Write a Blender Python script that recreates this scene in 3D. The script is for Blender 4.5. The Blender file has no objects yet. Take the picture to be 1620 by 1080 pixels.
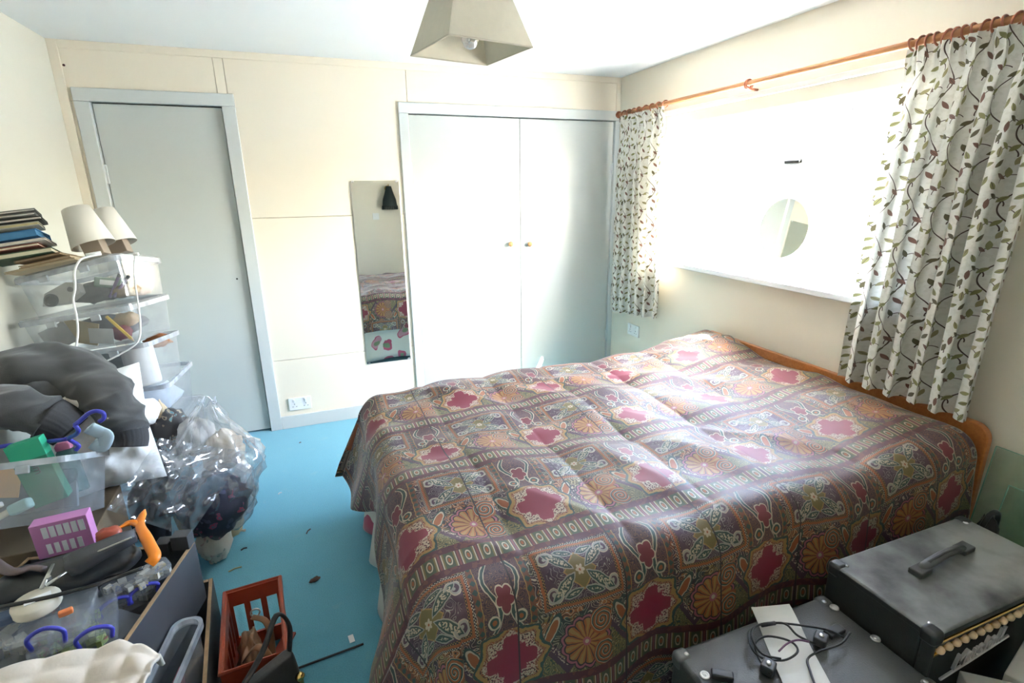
import bpy, math, random
import numpy as np
from mathutils import Vector, Matrix, noise as mnoise

# ---------------------------------------------------------------- camera, light, exposure
SC = bpy.context.scene
COL = SC.collection
F_PX, CAMP = 831.46, Vector((-2.1935, -3.548, 1.5203))
RT = Vector((0.93396636, -0.35713899, -0.01259274))
UP = Vector((0.11112777, 0.25676209, 0.9600645))
FW = Vector((0.33964313, 0.89806735, -0.27949521))
cam = bpy.data.cameras.new('camera')
cam.sensor_width = 36.0
cam.lens = F_PX * 36.0 / 1620.0
cam.clip_start = 0.02
camo = bpy.data.objects.new('camera', cam)
COL.objects.link(camo)
camo.matrix_world = Matrix(((RT.x, UP.x, -FW.x, CAMP.x), (RT.y, UP.y, -FW.y, CAMP.y), (RT.z, UP.z, -FW.z, CAMP.z), (0, 0, 0, 1)))
SC.camera = camo

W = bpy.data.worlds.new('sky')
SC.world = W
W.use_nodes = True
bg = W.node_tree.nodes['Background']
sky = W.node_tree.nodes.new('ShaderNodeTexSky')
sky.sky_type = 'NISHITA'
sky.sun_disc = False
sky.sun_elevation = math.radians(45.5)
sky.sun_rotation = math.atan2(0.62, -1.0)
sky.air_density = 1.0
sky.dust_density = 3.0
W.node_tree.links.new(sky.outputs[0], bg.inputs[0])
bg.inputs[1].default_value = 3.0

sun = bpy.data.lights.new('sun', 'SUN')
sun.energy = 60.0
sun.angle = math.radians(0.6)
sun.color = (1.0, 0.97, 0.92)
suno = bpy.data.objects.new('sun', sun)
COL.objects.link(suno)
suno.rotation_euler = Vector((-0.62, 1.0, -1.2)).to_track_quat('-Z', 'Y').to_euler()

portal = bpy.data.lights.new('window_portal', 'AREA')
portal.shape = 'RECTANGLE'
portal.size, portal.size_y = 1.55, 0.85
portal.cycles.is_portal = True
po = bpy.data.objects.new('window_portal', portal)
COL.objects.link(po)
po.matrix_world = Matrix.Translation((0.22, -1.375, 1.465)) @ Vector((-1, 0, 0)).to_track_quat('-Z', 'Y').to_matrix().to_4x4()

SC.view_settings.view_transform = 'Standard'
SC.view_settings.look = 'None'
SC.view_settings.gamma = 1.0
SC.view_settings.use_curve_mapping = False
SC.view_settings.exposure = 2.35
SC.cycles.max_bounces = 8
SC.cycles.diffuse_bounces = 5
SC.cycles.transparent_max_bounces = 24
SC.cycles.sample_clamp_indirect = 12.0

# ---------------------------------------------------------------- pixel -> place
def ray(u, v):
    return RT * ((u - 810) / F_PX) - UP * ((v - 540) / F_PX) + FW
def at(u, v, ax, val):
    d = ray(u, v); i = 'xyz'.index(ax)
    return CAMP + d * ((val - CAMP[i]) / d[i])
def PX(u, v, x): return at(u, v, 'x', x)
def PY(u, v, y): return at(u, v, 'y', y)
def PZ(u, v, z): return at(u, v, 'z', z)
def RV(rv):
    r = Vector(rv); a = r.length
    return Matrix.Rotation(a, 3, r / a) if a > 1e-9 else Matrix.Identity(3)
def RZ(a): return Matrix.Rotation(math.radians(a), 3, 'Z')
def nz(p, s=1.0, seed=0.0):
    return mnoise.noise(Vector((p[0] * s + seed, p[1] * s - seed * .7, p[2] * s + seed * 1.3)))
rnd = random.Random(7)

# ---------------------------------------------------------------- mesh builder
class MB:
    def __init__(s): s.V = []; s.F = []; s.UV = None
    def add(s, vs, fs):
        o = len(s.V); s.V += [tuple(v) for v in vs]; s.F += [tuple(i + o for i in f) for f in fs]; return s
    def box(s, c, size, R=None):
        c = Vector(c); hx, hy, hz = (k / 2 for k in size)
        P = [Vector((x, y, z)) for z in (-hz, hz) for y in (-hy, hy) for x in (-hx, hx)]
        if R is not None: P = [R @ p for p in P]
        return s.add([c + p for p in P], [(0, 2, 3, 1), (4, 5, 7, 6), (0, 1, 5, 4), (2, 6, 7, 3), (0, 4, 6, 2), (1, 3, 7, 5)])
    def bx(s, x0, x1, y0, y1, z0, z1):
        return s.box(((x0 + x1) / 2, (y0 + y1) / 2, (z0 + z1) / 2), (abs(x1 - x0), abs(y1 - y0), abs(z1 - z0)))
    def loft(s, loops, cap0=True, cap1=True, closed=True):
        n = len(loops[0]); o = len(s.V); vs = [p for L in loops for p in L]; fs = []
        for i in range(len(loops) - 1):
            for j in range(n if closed else n - 1):
                k = (j + 1) % n
                fs.append((i * n + j, i * n + k, (i + 1) * n + k, (i + 1) * n + j))
        if cap0: fs.append(tuple(range(n - 1, -1, -1)))
        if cap1: fs.append(tuple((len(loops) - 1) * n + j for j in range(n)))
        return s.add(vs, fs)
    def tube(s, pts, r, n=8, cap=True, flat=1.0, upv=None, closed=False, disp=None):
        pts = [Vector(p) for p in pts]; m = len(pts)
        rs = [r(i / (m - 1)) for i in range(m)] if callable(r) else (r if isinstance(r, (list, tuple)) else [r] * m)
        loops = []; prev = None
        for i, p in enumerate(pts):
            if closed: t = pts[(i + 1) % m] - pts[i - 1]
            else: t = pts[min(i + 1, m - 1)] - pts[max(i - 1, 0)]
            t.normalize()
            ref = Vector(upv) if upv else (prev if prev else (Vector((0, 0, 1)) if abs(t.z) < .9 else Vector((1, 0, 0))))
            a = ref - t * ref.dot(t); a.normalize(); b = t.cross(a); prev = a
            L = []
            for j in range(n):
                w = 2 * math.pi * j / n
                q = p + b * (math.cos(w) * rs[i]) + a * (math.sin(w) * rs[i] * flat)
                if disp: q = q + (q - p).normalized() * disp(q, i / max(1, m - 1), w)
                L.append(q)
            loops.append(L)
        if closed: loops.append(loops[0]); return s.loft(loops, False, False)
        return s.loft(loops, cap, cap)
    def lathe(s, prof, n=24, c=(0, 0, 0), R=None, cap0=True, cap1=True, sq=1.0):
        c = Vector(c); loops = []
        for r, z in prof:
            L = [Vector((r * math.cos(2 * math.pi * j / n), r * sq * math.sin(2 * math.pi * j / n), z)) for j in range(n)]
            loops.append([c + (R @ p if R is not None else p) for p in L])
        return s.loft(loops, cap0, cap1)
    def prism(s, poly, z0, z1, M=None):
        """poly in local xy, extruded z0..z1, M a 4x4"""
        lo = [Vector((x, y, z0)) for x, y in poly]; hi = [Vector((x, y, z1)) for x, y in poly]
        if M is not None: lo = [M @ p for p in lo]; hi = [M @ p for p in hi]
        return s.loft([lo, hi])
    def grid(s, fn, nu, nv, uvfn=None):
        vs = [fn(i / nu, j / nv) for j in range(nv + 1) for i in range(nu + 1)]
        fs = [(j * (nu + 1) + i, j * (nu + 1) + i + 1, (j + 1) * (nu + 1) + i + 1, (j + 1) * (nu + 1) + i) for j in range(nv) for i in range(nu)]
        if uvfn: s.UV = [uvfn(i / nu, j / nv) for j in range(nv + 1) for i in range(nu + 1)]
        return s.add(vs, fs)
    def blob(s, c, size, R=None, n=24, amp=.1, freq=3.0, seed=0.0, p=1.0):
        c = Vector(c); m = n // 2; loops = []
        for i in range(1, m):
            th = math.pi * i / m; L = []
            for j in range(n):
                ph = 2 * math.pi * j / n
                d = Vector((math.sin(th) * math.cos(ph), math.sin(th) * math.sin(ph), math.cos(th)))
                k = 1 + amp * (nz(d, freq, seed) + .5 * nz(d, freq * 2.3, seed + 9))
                q = Vector([math.copysign(abs(d[a]) ** p, d[a]) * size[a] * k for a in range(3)])
                L.append(c + (R @ q if R is not None else q))
            loops.append(L)
        return s.loft(loops[::-1])
    def build(s, name, mat, parent=None, smooth=False, bevel=0.0, seg=2, subsurf=0, solid=0.0, kind=None):
        me = bpy.data.meshes.new(name); me.from_pydata(s.V, [], s.F); me.update()
        if s.UV:
            uv = me.uv_layers.new(name='UVMap')
            li = np.zeros(len(me.loops), dtype=np.int32); me.loops.foreach_get('vertex_index', li)
            uv.data.foreach_set('uv', np.asarray(s.UV, dtype=np.float32)[li].ravel())
        if smooth: me.polygons.foreach_set('use_smooth', [True] * len(me.polygons))
        me.materials.append(mat)
        o = bpy.data.objects.new(name, me); COL.objects.link(o)
        if parent: o.parent = parent
        if solid: m = o.modifiers.new('solid', 'SOLIDIFY'); m.thickness = solid; m.offset = 0
        if bevel:
            m = o.modifiers.new('bevel', 'BEVEL'); m.width = bevel; m.segments = seg; m.limit_method = 'ANGLE'; m.angle_limit = math.radians(40)
            me.polygons.foreach_set('use_smooth', [True] * len(me.polygons)); m.harden_normals = True
        if subsurf: m = o.modifiers.new('sub', 'SUBSURF'); m.levels = subsurf; m.render_levels = subsurf
        if kind: o['kind'] = kind
        return o

def tag(o, label, cat, group=None):
    o['label'] = label; o['category'] = cat
    if group: o['group'] = group
    return o
def thing(name, label, cat, loc=(0, 0, 0), R=None, group=None):
    o = bpy.data.objects.new(name, None); COL.objects.link(o)
    o.empty_display_size = .05
    o.matrix_world = Matrix.Translation(loc) @ (R.to_4x4() if R is not None else Matrix.Identity(4))
    return tag(o, label, cat, group)
def copy_tree(o, parent=None):
    c = o.copy(); COL.objects.link(c); c.parent = parent
    for ch in list(o.children): copy_tree(ch, c)
    return c
def struct(o): o['kind'] = 'structure'; return o
def rrect(w, d, r, z, n=4, cx=0, cy=0):
    L = []
    for k, (sx, sy) in enumerate(((1, 1), (-1, 1), (-1, -1), (1, -1))):
        for i in range(n + 1):
            a = math.pi / 2 * (k + i / n)
            L.append(Vector((cx + sx * (w / 2 - r) + r * math.cos(a), cy + sy * (d / 2 - r) + r * math.sin(a), z)))
    return L
def smooth_path(pts, k=6):
    """Catmull-Rom"""
    P = [Vector(p) for p in pts]; P = [P[0] * 2 - P[1]] + P + [P[-1] * 2 - P[-2]]; out = []
    for i in range(1, len(P) - 2):
        for j in range(k):
            t = j / k; a, b, c, d = P[i - 1:i + 3]
            out.append(.5 * ((2 * b) + (c - a) * t + (2 * a - 5 * b + 4 * c - d) * t * t + (3 * b - a - 3 * c + d) * t ** 3))
    return out + [P[-2]]
def text_mb(body, size, ex=.0006, shear=0.0):
    cu = bpy.data.curves.new('lettering', 'FONT'); cu.body = body; cu.size = size; cu.extrude = ex; cu.shear = shear
    cu.align_x = 'CENTER'; cu.align_y = 'CENTER'; cu.resolution_u = 3
    o = bpy.data.objects.new('lettering', cu); COL.objects.link(o)
    dg = bpy.context.evaluated_depsgraph_get()
    me = bpy.data.meshes.new_from_object(o.evaluated_get(dg))
    bpy.data.objects.remove(o); return me
def text_part(name, body, size, mat, parent, M, ex=.0006, shear=0.0):
    me = text_mb(body, size, ex, shear); me.transform(M); me.materials.clear(); me.materials.append(mat)
    o = bpy.data.objects.new(name, me); COL.objects.link(o); o.parent = parent; return o

# ---------------------------------------------------------------- materials
MATS = {}
def mat(name, col, rough=.5, metal=0.0, var=.08, vs=6.0, bump=0.0, bs=200.0, sheen=0.0, spec=.5, coat=0.0, emit=0.0):
    if name in MATS: return MATS[name]
    m = bpy.data.materials.new(name); m.use_nodes = True; nt = m.node_tree; b = nt.nodes['Principled BSDF']
    b.inputs['Roughness'].default_value = rough; b.inputs['Metallic'].default_value = metal
    b.inputs['Specular IOR Level'].default_value = spec
    b.inputs['Sheen Weight'].default_value = sheen; b.inputs['Coat Weight'].default_value = coat
    tc = nt.nodes.new('ShaderNodeTexCoord')
    n = nt.nodes.new('ShaderNodeTexNoise'); n.inputs['Scale'].default_value = vs; n.inputs['Detail'].default_value = 4
    nt.links.new(tc.outputs['Object'], n.inputs['Vector'])
    mx = nt.nodes.new('ShaderNodeMix'); mx.data_type = 'RGBA'
    mx.inputs[6].default_value = tuple(c * (1 - var) for c in col) + (1,)
    mx.inputs[7].default_value = tuple(min(1, c * (1 + var)) for c in col) + (1,)
    nt.links.new(n.outputs['Fac'], mx.inputs[0]); nt.links.new(mx.outputs[2], b.inputs['Base Color'])
    if bump:
        n2 = nt.nodes.new('ShaderNodeTexNoise'); n2.inputs['Scale'].default_value = bs; n2.inputs['Detail'].default_value = 2
        nt.links.new(tc.outputs['Object'], n2.inputs['Vector'])
        bp = nt.nodes.new('ShaderNodeBump'); bp.inputs['Strength'].default_value = bump; bp.inputs['Distance'].default_value = .002
        nt.links.new(n2.outputs['Fac'], bp.inputs['Height']); nt.links.new(bp.outputs['Normal'], b.inputs['Normal'])
    MATS[name] = m; return m
def clear_mat(name, tint, haze=.25, rough=.15, hazecol=(.75, .77, .8), gloss=.12):
    """thin clear plastic: see-through, a milky share and a gloss"""
    if name in MATS: return MATS[name]
    m = bpy.data.materials.new(name); m.use_nodes = True; nt = m.node_tree; nt.nodes.clear()
    out = nt.nodes.new('ShaderNodeOutputMaterial')
    tr = nt.nodes.new('ShaderNodeBsdfTransparent'); tr.inputs[0].default_value = tint + (1,)
    df = nt.nodes.new('ShaderNodeBsdfDiffuse'); df.inputs[0].default_value = hazecol + (1,)
    tl = nt.nodes.new('ShaderNodeBsdfTranslucent'); tl.inputs[0].default_value = hazecol + (1,)
    md = nt.nodes.new('ShaderNodeMixShader'); nt.links.new(df.outputs[0], md.inputs[1]); nt.links.new(tl.outputs[0], md.inputs[2])
    gl = nt.nodes.new('ShaderNodeBsdfGlossy'); gl.inputs['Roughness'].default_value = rough
    m1 = nt.nodes.new('ShaderNodeMixShader'); m2 = nt.nodes.new('ShaderNodeMixShader')
    nn = nt.nodes.new('ShaderNodeTexNoise'); nn.inputs['Scale'].default_value = 14
    tc = nt.nodes.new('ShaderNodeTexCoord'); nt.links.new(tc.outputs['Object'], nn.inputs['Vector'])
    mr = nt.nodes.new('ShaderNodeMapRange'); mr.inputs[1].default_value = .3; mr.inputs[2].default_value = .7
    mr.inputs[3].default_value = haze * .6; mr.inputs[4].default_value = haze * 1.4
    nt.links.new(nn.outputs['Fac'], mr.inputs[0]); nt.links.new(mr.outputs[0], m1.inputs[0])
    nt.links.new(tr.outputs[0], m1.inputs[1]); nt.links.new(md.outputs[0], m1.inputs[2])
    fr = nt.nodes.new('ShaderNodeLayerWeight'); fr.inputs[0].default_value = .5
    pw = nt.nodes.new('ShaderNodeMath'); pw.operation = 'POWER'; pw.inputs[1].default_value = 4.0
    ad = nt.nodes.new('ShaderNodeMath'); ad.operation = 'MULTIPLY_ADD'; ad.inputs[1].default_value = .7; ad.inputs[2].default_value = .03 + gloss * .3
    ad.use_clamp = True
    nt.links.new(fr.outputs['Facing'], pw.inputs[0]); nt.links.new(pw.outputs[0], ad.inputs[0]); nt.links.new(ad.outputs[0], m2.inputs[0])
    nt.links.new(m1.outputs[0], m2.inputs[1]); nt.links.new(gl.outputs[0], m2.inputs[2]); nt.links.new(m2.outputs[0], out.inputs[0])
    MATS[name] = m; return m

class X:
    """arithmetic on shader sockets: every operator makes one Math node"""
    nt = None
    def __init__(s, v): s.v = v.v if isinstance(v, X) else v
    @staticmethod
    def op(name, *a, clamp=False):
        n = X.nt.nodes.new('ShaderNodeMath'); n.operation = name; n.use_clamp = clamp
        for i, k in enumerate(a):
            k = k.v if isinstance(k, X) else k
            if isinstance(k, (int, float)): n.inputs[i].default_value = k
            else: X.nt.links.new(k, n.inputs[i])
        return X(n.outputs[0])
    def __add__(s, o): return X.op('ADD', s, o)
    __radd__ = __add__
    def __sub__(s, o): return X.op('SUBTRACT', s, o)
    def __rsub__(s, o): return X.op('SUBTRACT', o, s)
    def __mul__(s, o): return X.op('MULTIPLY', s, o)
    __rmul__ = __mul__
    def __truediv__(s, o): return X.op('DIVIDE', s, o)
    def __abs__(s): return X.op('ABSOLUTE', s)
    def __lt__(s, o): return X.op('LESS_THAN', s, o)
    def __gt__(s, o): return X.op('GREATER_THAN', s, o)
    def __and__(s, o): return X.op('MULTIPLY', s, o)
    def __or__(s, o): return X.op('MAXIMUM', s, o)
    def inv(s): return X.op('SUBTRACT', 1.0, s)
def xsin(a): return X.op('SINE', a)
def xcos(a): return X.op('COSINE', a)
def xfloor(a): return X.op('FLOOR', a)
def xmod(a, b): return X.op('FLOORED_MODULO', a, b)
def xmin(a, b): return X.op('MINIMUM', a, b)
def xmax(a, b): return X.op('MAXIMUM', a, b)
def xlen(a, b): return X.op('SQRT', a * a + b * b)
def xatan(y, x): return X.op('ARCTAN2', y, x)
def paint(base, col, mask):
    n = X.nt.nodes.new('ShaderNodeMix'); n.data_type = 'RGBA'
    X.nt.links.new(mask.v, n.inputs[0])
    for k, c in ((6, base), (7, col)):
        if isinstance(c, tuple): n.inputs[k].default_value = c + (1,)
        else: X.nt.links.new(c, n.inputs[k])
    return n.outputs[2]
def vec3(a, b, c=0.0):
    n = X.nt.nodes.new('ShaderNodeCombineXYZ')
    for i, k in enumerate((a, b, c)):
        k = k.v if isinstance(k, X) else k
        if isinstance(k, (int, float)): n.inputs[i].default_value = k
        else: X.nt.links.new(k, n.inputs[i])
    return n.outputs[0]
def uv_xy():
    t = X.nt.nodes.new('ShaderNodeUVMap'); t.uv_map = 'UVMap'
    s = X.nt.nodes.new('ShaderNodeSeparateXYZ'); X.nt.links.new(t.outputs[0], s.inputs[0])
    return X(s.outputs[0]), X(s.outputs[1])
def xnoise(vec, scale, detail=2.0):
    n = X.nt.nodes.new('ShaderNodeTexNoise'); n.inputs['Scale'].default_value = scale; n.inputs['Detail'].default_value = detail
    X.nt.links.new(vec, n.inputs['Vector']); return X(n.outputs['Fac'])
def voro(vec, scale):
    n = X.nt.nodes.new('ShaderNodeTexVoronoi'); n.inputs['Scale'].default_value = scale
    X.nt.links.new(vec, n.inputs['Vector'])
    s = X.nt.nodes.new('ShaderNodeSeparateColor'); X.nt.links.new(n.outputs['Color'], s.inputs[0])
    return X(n.outputs['Distance']), X(s.outputs[0]), X(s.outputs[1])
def new_pat(name):
    m = bpy.data.materials.new(name); m.use_nodes = True; X.nt = m.node_tree; MATS[name] = m
    return m, m.node_tree.nodes['Principled BSDF']

# ---------------------------------------------------------------- printed cloths
def quilt_material():
    m, b = new_pat('paisley_quilt'); U0, V0 = uv_xy()
    PU, PV = .40, .42
    wob = xnoise(vec3(U0, V0), 55.0, 1.0) - .5
    wob2 = xnoise(vec3(U0 + 7.3, V0), 55.0, 1.0) - .5
    U = U0 + wob * .006; V = V0 + wob2 * .006
    row = xfloor(V / PV); v = V - row * PV
    u = xmod(U + row * (PU * .5), PU) - PU * .5
    purple, red, rust = (.085, .036, .062), (.27, .018, .045), (.37, .105, .026)
    olive, teal, cream, gold = (.20, .15, .042), (.035, .075, .06), (.58, .48, .34), (.42, .24, .07)
    grey, pink, dark = (.38, .36, .30), (.42, .13, .16), (.035, .02, .025)
    # ornate ground
    d, r1, r2 = voro(vec3(U0 + wob * .05, V0 + wob2 * .05), 34.0)
    c = paint(rust, olive, r1 > .42); c = paint(c, teal, r1 > .66); c = paint(c, purple, r2 > .72)
    ring = abs(xsin(d * 190.0)) < .30
    c = paint(c, gold, ring & (r2 < .45)); c = paint(c, dark, ring & (r2 > .45))
    c = paint(c, cream, (d < .007) & (r2 < .6))
    # curling tracery drawn as contour lines
    def tracery(base, mask, sc, ca, cb_):
        nn = xnoise(vec3(U0 + 3.1, V0 - 1.7), sc, 1.0); t1 = abs(xsin(nn * 34.0)); 
        base = paint(base, ca, mask & (t1 < .22)); return paint(base, cb_, mask & (t1 > .93))
    one = U0 > -99.0
    c = tracery(c, one, 26.0, cream, dark)
    # chevrons in the star zone
    zs = v - .255
    tri = abs(xmod(u + .03, .2) - .1)
    th = tri * 1.35 + .012
    c = paint(c, olive, (zs > 0) & (th > zs) & (v < .40))
    c = tracery(c, (zs > 0) & (th > zs) & (v < .40), 40.0, (.42, .36, .20), teal)
    c = paint(c, purple, (zs > 0) & (abs(th - zs) < .016))
    lace = xnoise(vec3(U0, V0), 190.0, 2.0)
    c = paint(c, cream, (zs > 0) & (abs(th - zs + .013) < .009) & (lace > .54))
    # paisley drops beside the chevrons
    for px, pz, a in ((-.165, .37, .5), (.035, .375, -.5)):
        x = u - px; y = v - pz; xr = x * math.cos(a) + y * math.sin(a); yr = y * math.cos(a) - x * math.sin(a)
        k = xlen(xr / (.011 + .0), yr / .034) 
        c = paint(c, teal, k < 1.45); c = paint(c, cream, k < 1.15); c = paint(c, rust, k < .9)
    # red star with lace edge
    def polar(cx, cy): x = u - cx; y = v - cy; return xlen(x, y), xatan(y, x), x, y
    r, a, x, y = polar(-.07, .335)
    sq = xmax(abs(x), abs(y)) * .55 + (abs(x) + abs(y)) * .32
    rim = sq - xcos(a * 8.0) * .004
    c = paint(c, rust, rim < .088 + 0.0); c = tracery(c, (rim < .088) & (rim > .062), 48.0, cream, dark); c = paint(c, teal, abs(rim - .083) < .004)
    c = paint(c, gold, abs(rim - .076 + wob * .012) < .004)
    c = paint(c, red, rim < .062)
    spik = xcos(a * 4.0 + math.pi) * .011 + xcos(a * 12.0) * .004
    edge = sq + spik
    c = paint(c, cream, (rim < .066) & (edge > .051) & (lace > .47))
    c = paint(c, dark, (rim < .066) & (edge > .056) & (lace < .42))
    # orange shell fan with scrolls
    r, a, x, y = polar(.125, .33)
    pet = abs(xcos(a * 6.5))
    R0 = .052 + pet * .008
    c = paint(c, dark, r < R0 + .014); c = paint(c, pink, r < R0 + .010); c = paint(c, dark, r < R0 + .004)
    c = paint(c, (.40, .13, .03), r < R0); c = paint(c, gold, (r < R0) & (pet > .8)); c = paint(c, dark, (r < R0) & (pet < .22))
    c = paint(c, pink, r < .012); c = paint(c, cream, r < .006)
    for cx, cy, sg in ((.172, .375, 1.0), (.178, .29, -1.0)):
        r, a, x, y = polar(cx, cy)
        spir = xmod(r * 95.0 + a * (sg / 2 / math.pi), 1.0)
        c = paint(c, rust, r < .036); c = paint(c, teal, (r < .034) & (spir < .42)); c = paint(c, cream, (r < .034) & (abs(spir - .42) < .08))
    # dark bands and arcade
    band = (abs(v - .175) < .011) | (abs(v - .245) < .011)
    c = paint(c, (.10, .022, .035), band); sp, q1, q2 = voro(vec3(U0, V0), 90.0)
    c = paint(c, (.20, .08, .035), band & (sp < .0035) ); c = paint(c, (.17, .05, .04), band & (q1 > .72))
    ab = abs(v - .21) < .0245; yb = v - .21
    cu = xmod(U0 + row * .1, .05) - .025; ac = abs(cu)
    c = paint(c, (.075, .10, .05), ab)
    c = paint(c, olive, ab & (abs(ac - .0145) < .002))
    ell = xlen(cu / .008, yb / .017)
    c = paint(c, cream, ab & (abs(ell - .85) < .16) & (yb > -.016)); c = paint(c, rust, ab & (ell < .45))
    c = paint(c, cream, ab & (ac > .0165)); c = paint(c, dark, ab & (ac > .0195)); c = paint(c, (.22, .06, .06), ab & (ac > .0215))
    # rectangle with four scrolls
    x = u + .07; y = v - .0825; ax = abs(x); ay = abs(y)
    sd = xmax(ax - .117, ay - .078)
    dots = xsin(U0 * 900.0) * xsin(V0 * 900.0)
    ins = sd < 0
    c = paint(c, dark, ins); c = paint(c, cream, ins & (dots > .18) & (sd > -.006)); c = paint(c, rust, ins & (sd < -.006))
    c = paint(c, dark, ins & (sd < -.0125)); c = paint(c, gold, ins & (sd < -.0125) & (dots > .18))
    core = sd < -.018
    c = paint(c, purple, core)
    dia = ax / .046 + ay / .042
    c = tracery(c, core & (dia > 1.0) & (dia < 2.1), 36.0, grey, (.05, .02, .04)); c = paint(c, olive, core & (dia < 1.0)); c = paint(c, gold, core & (abs(dia - 1.0) < .05))
    # teardrop bodies
    for (cx, cy, an, L, wd) in ((.052, .030, .62, .046, .0145), (.030, .046, .25, .030, .010)):
        ca, sa = math.cos(an), math.sin(an)
        xr = (ax - cx) * ca + (ay - cy) * sa; yr = (ay - cy) * ca - (ax - cx) * sa
        w = X.op('MULTIPLY', 1.0 - X(xr / L) * (xr / L), wd)
        k = w - abs(yr)
        c = paint(c, grey, core & (k > 0)); c = paint(c, teal, core & (k > .0028)); c = paint(c, cream, core & (k > .0065) & (lace > .5))
    rr = xlen(ax - .083, ay - .040); aa = xatan(ay - .040, ax - .083)
    c = paint(c, grey, core & (abs(rr - .015 - aa * .0022) < .0035)); c = paint(c, cream, core & (abs(rr - .018 - aa * .0022) < .0012))
    c = paint(c, grey, core & (rr < .0045))
    fl = xlen(x, y); c = paint(c, cream, core & (fl - abs(xcos(xatan(y, x) * 3.0)) * .005 < .0075)); c = paint(c, rust, core & (fl < .003))
    # leaf panel between white S curves
    x = u - .125; ax = abs(x); y = v - .0825
    pan = (abs(y) < .0825) & (ax < .075)
    c = paint(c, (.10, .045, .06), pan)
    c = tracery(c, pan, 44.0, (.30, .15, .06), (.05, .02, .035))
    st = pan & (ax > .058); c = paint(c, (.20, .07, .035), st)
    dd = xmod(V0, .022) - .011
    c = paint(c, teal, st & (abs(dd) + abs(ax - .0665) < .008)); c = paint(c, gold, st & (abs(ax - .059) < .0012))
    cur = .030 + xsin(y * 42.0) * .014
    pp = pan & (ax < .058)
    c = paint(c, teal, pp & (abs(ax - cur) < .0065)); c = paint(c, cream, pp & (abs(ax - cur - .0055) < .0018)); c = paint(c, cream, pp & (abs(ax - cur + .0055) < .0012))
    rr = xlen(ax - .034, y + .056); c = paint(c, teal, pp & (rr < .017)); c = paint(c, cream, pp & (abs(rr - .014) < .0022)); c = paint(c, rust, pp & (rr < .006))
    lr = xlen(x, (y + .01) * .72); la = xatan(y + .01, x)
    lk = lr - abs(xcos(la * 2.5 + .8)) * .008
    c = paint(c, cream, pp & (lk < .0185)); c = paint(c, (.20, .02, .035), pp & (lk < .0155)); c = paint(c, gold, pp & (lk < .0155) & (sp < .003))
    # quilting thread lines
    c = paint(c, dark, abs(xmod(U0, .30) - .15) < .0022)
    g = X.nt.nodes.new('ShaderNodeMix'); g.data_type = 'RGBA'; g.blend_type = 'MULTIPLY'; g.inputs[0].default_value = 1.0; g.inputs[7].default_value = (.62, .62, .64, 1)
    X.nt.links.new(c, g.inputs[6]); X.nt.links.new(g.outputs[2], b.inputs['Base Color'])
    b.inputs['Roughness'].default_value = .58; b.inputs['Specular IOR Level'].default_value = .6
    b.inputs['Sheen Weight'].default_value = .25; b.inputs['Sheen Roughness'].default_value = .3
    n = xnoise(vec3(U0, V0), 420.0, 1.0)
    bp = X.nt.nodes.new('ShaderNodeBump'); bp.inputs['Strength'].default_value = .12; bp.inputs['Distance'].default_value = .002
    X.nt.links.new(n.v, bp.inputs['Height']); X.nt.links.new(bp.outputs[0], b.inputs['Normal'])
    return m

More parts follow.
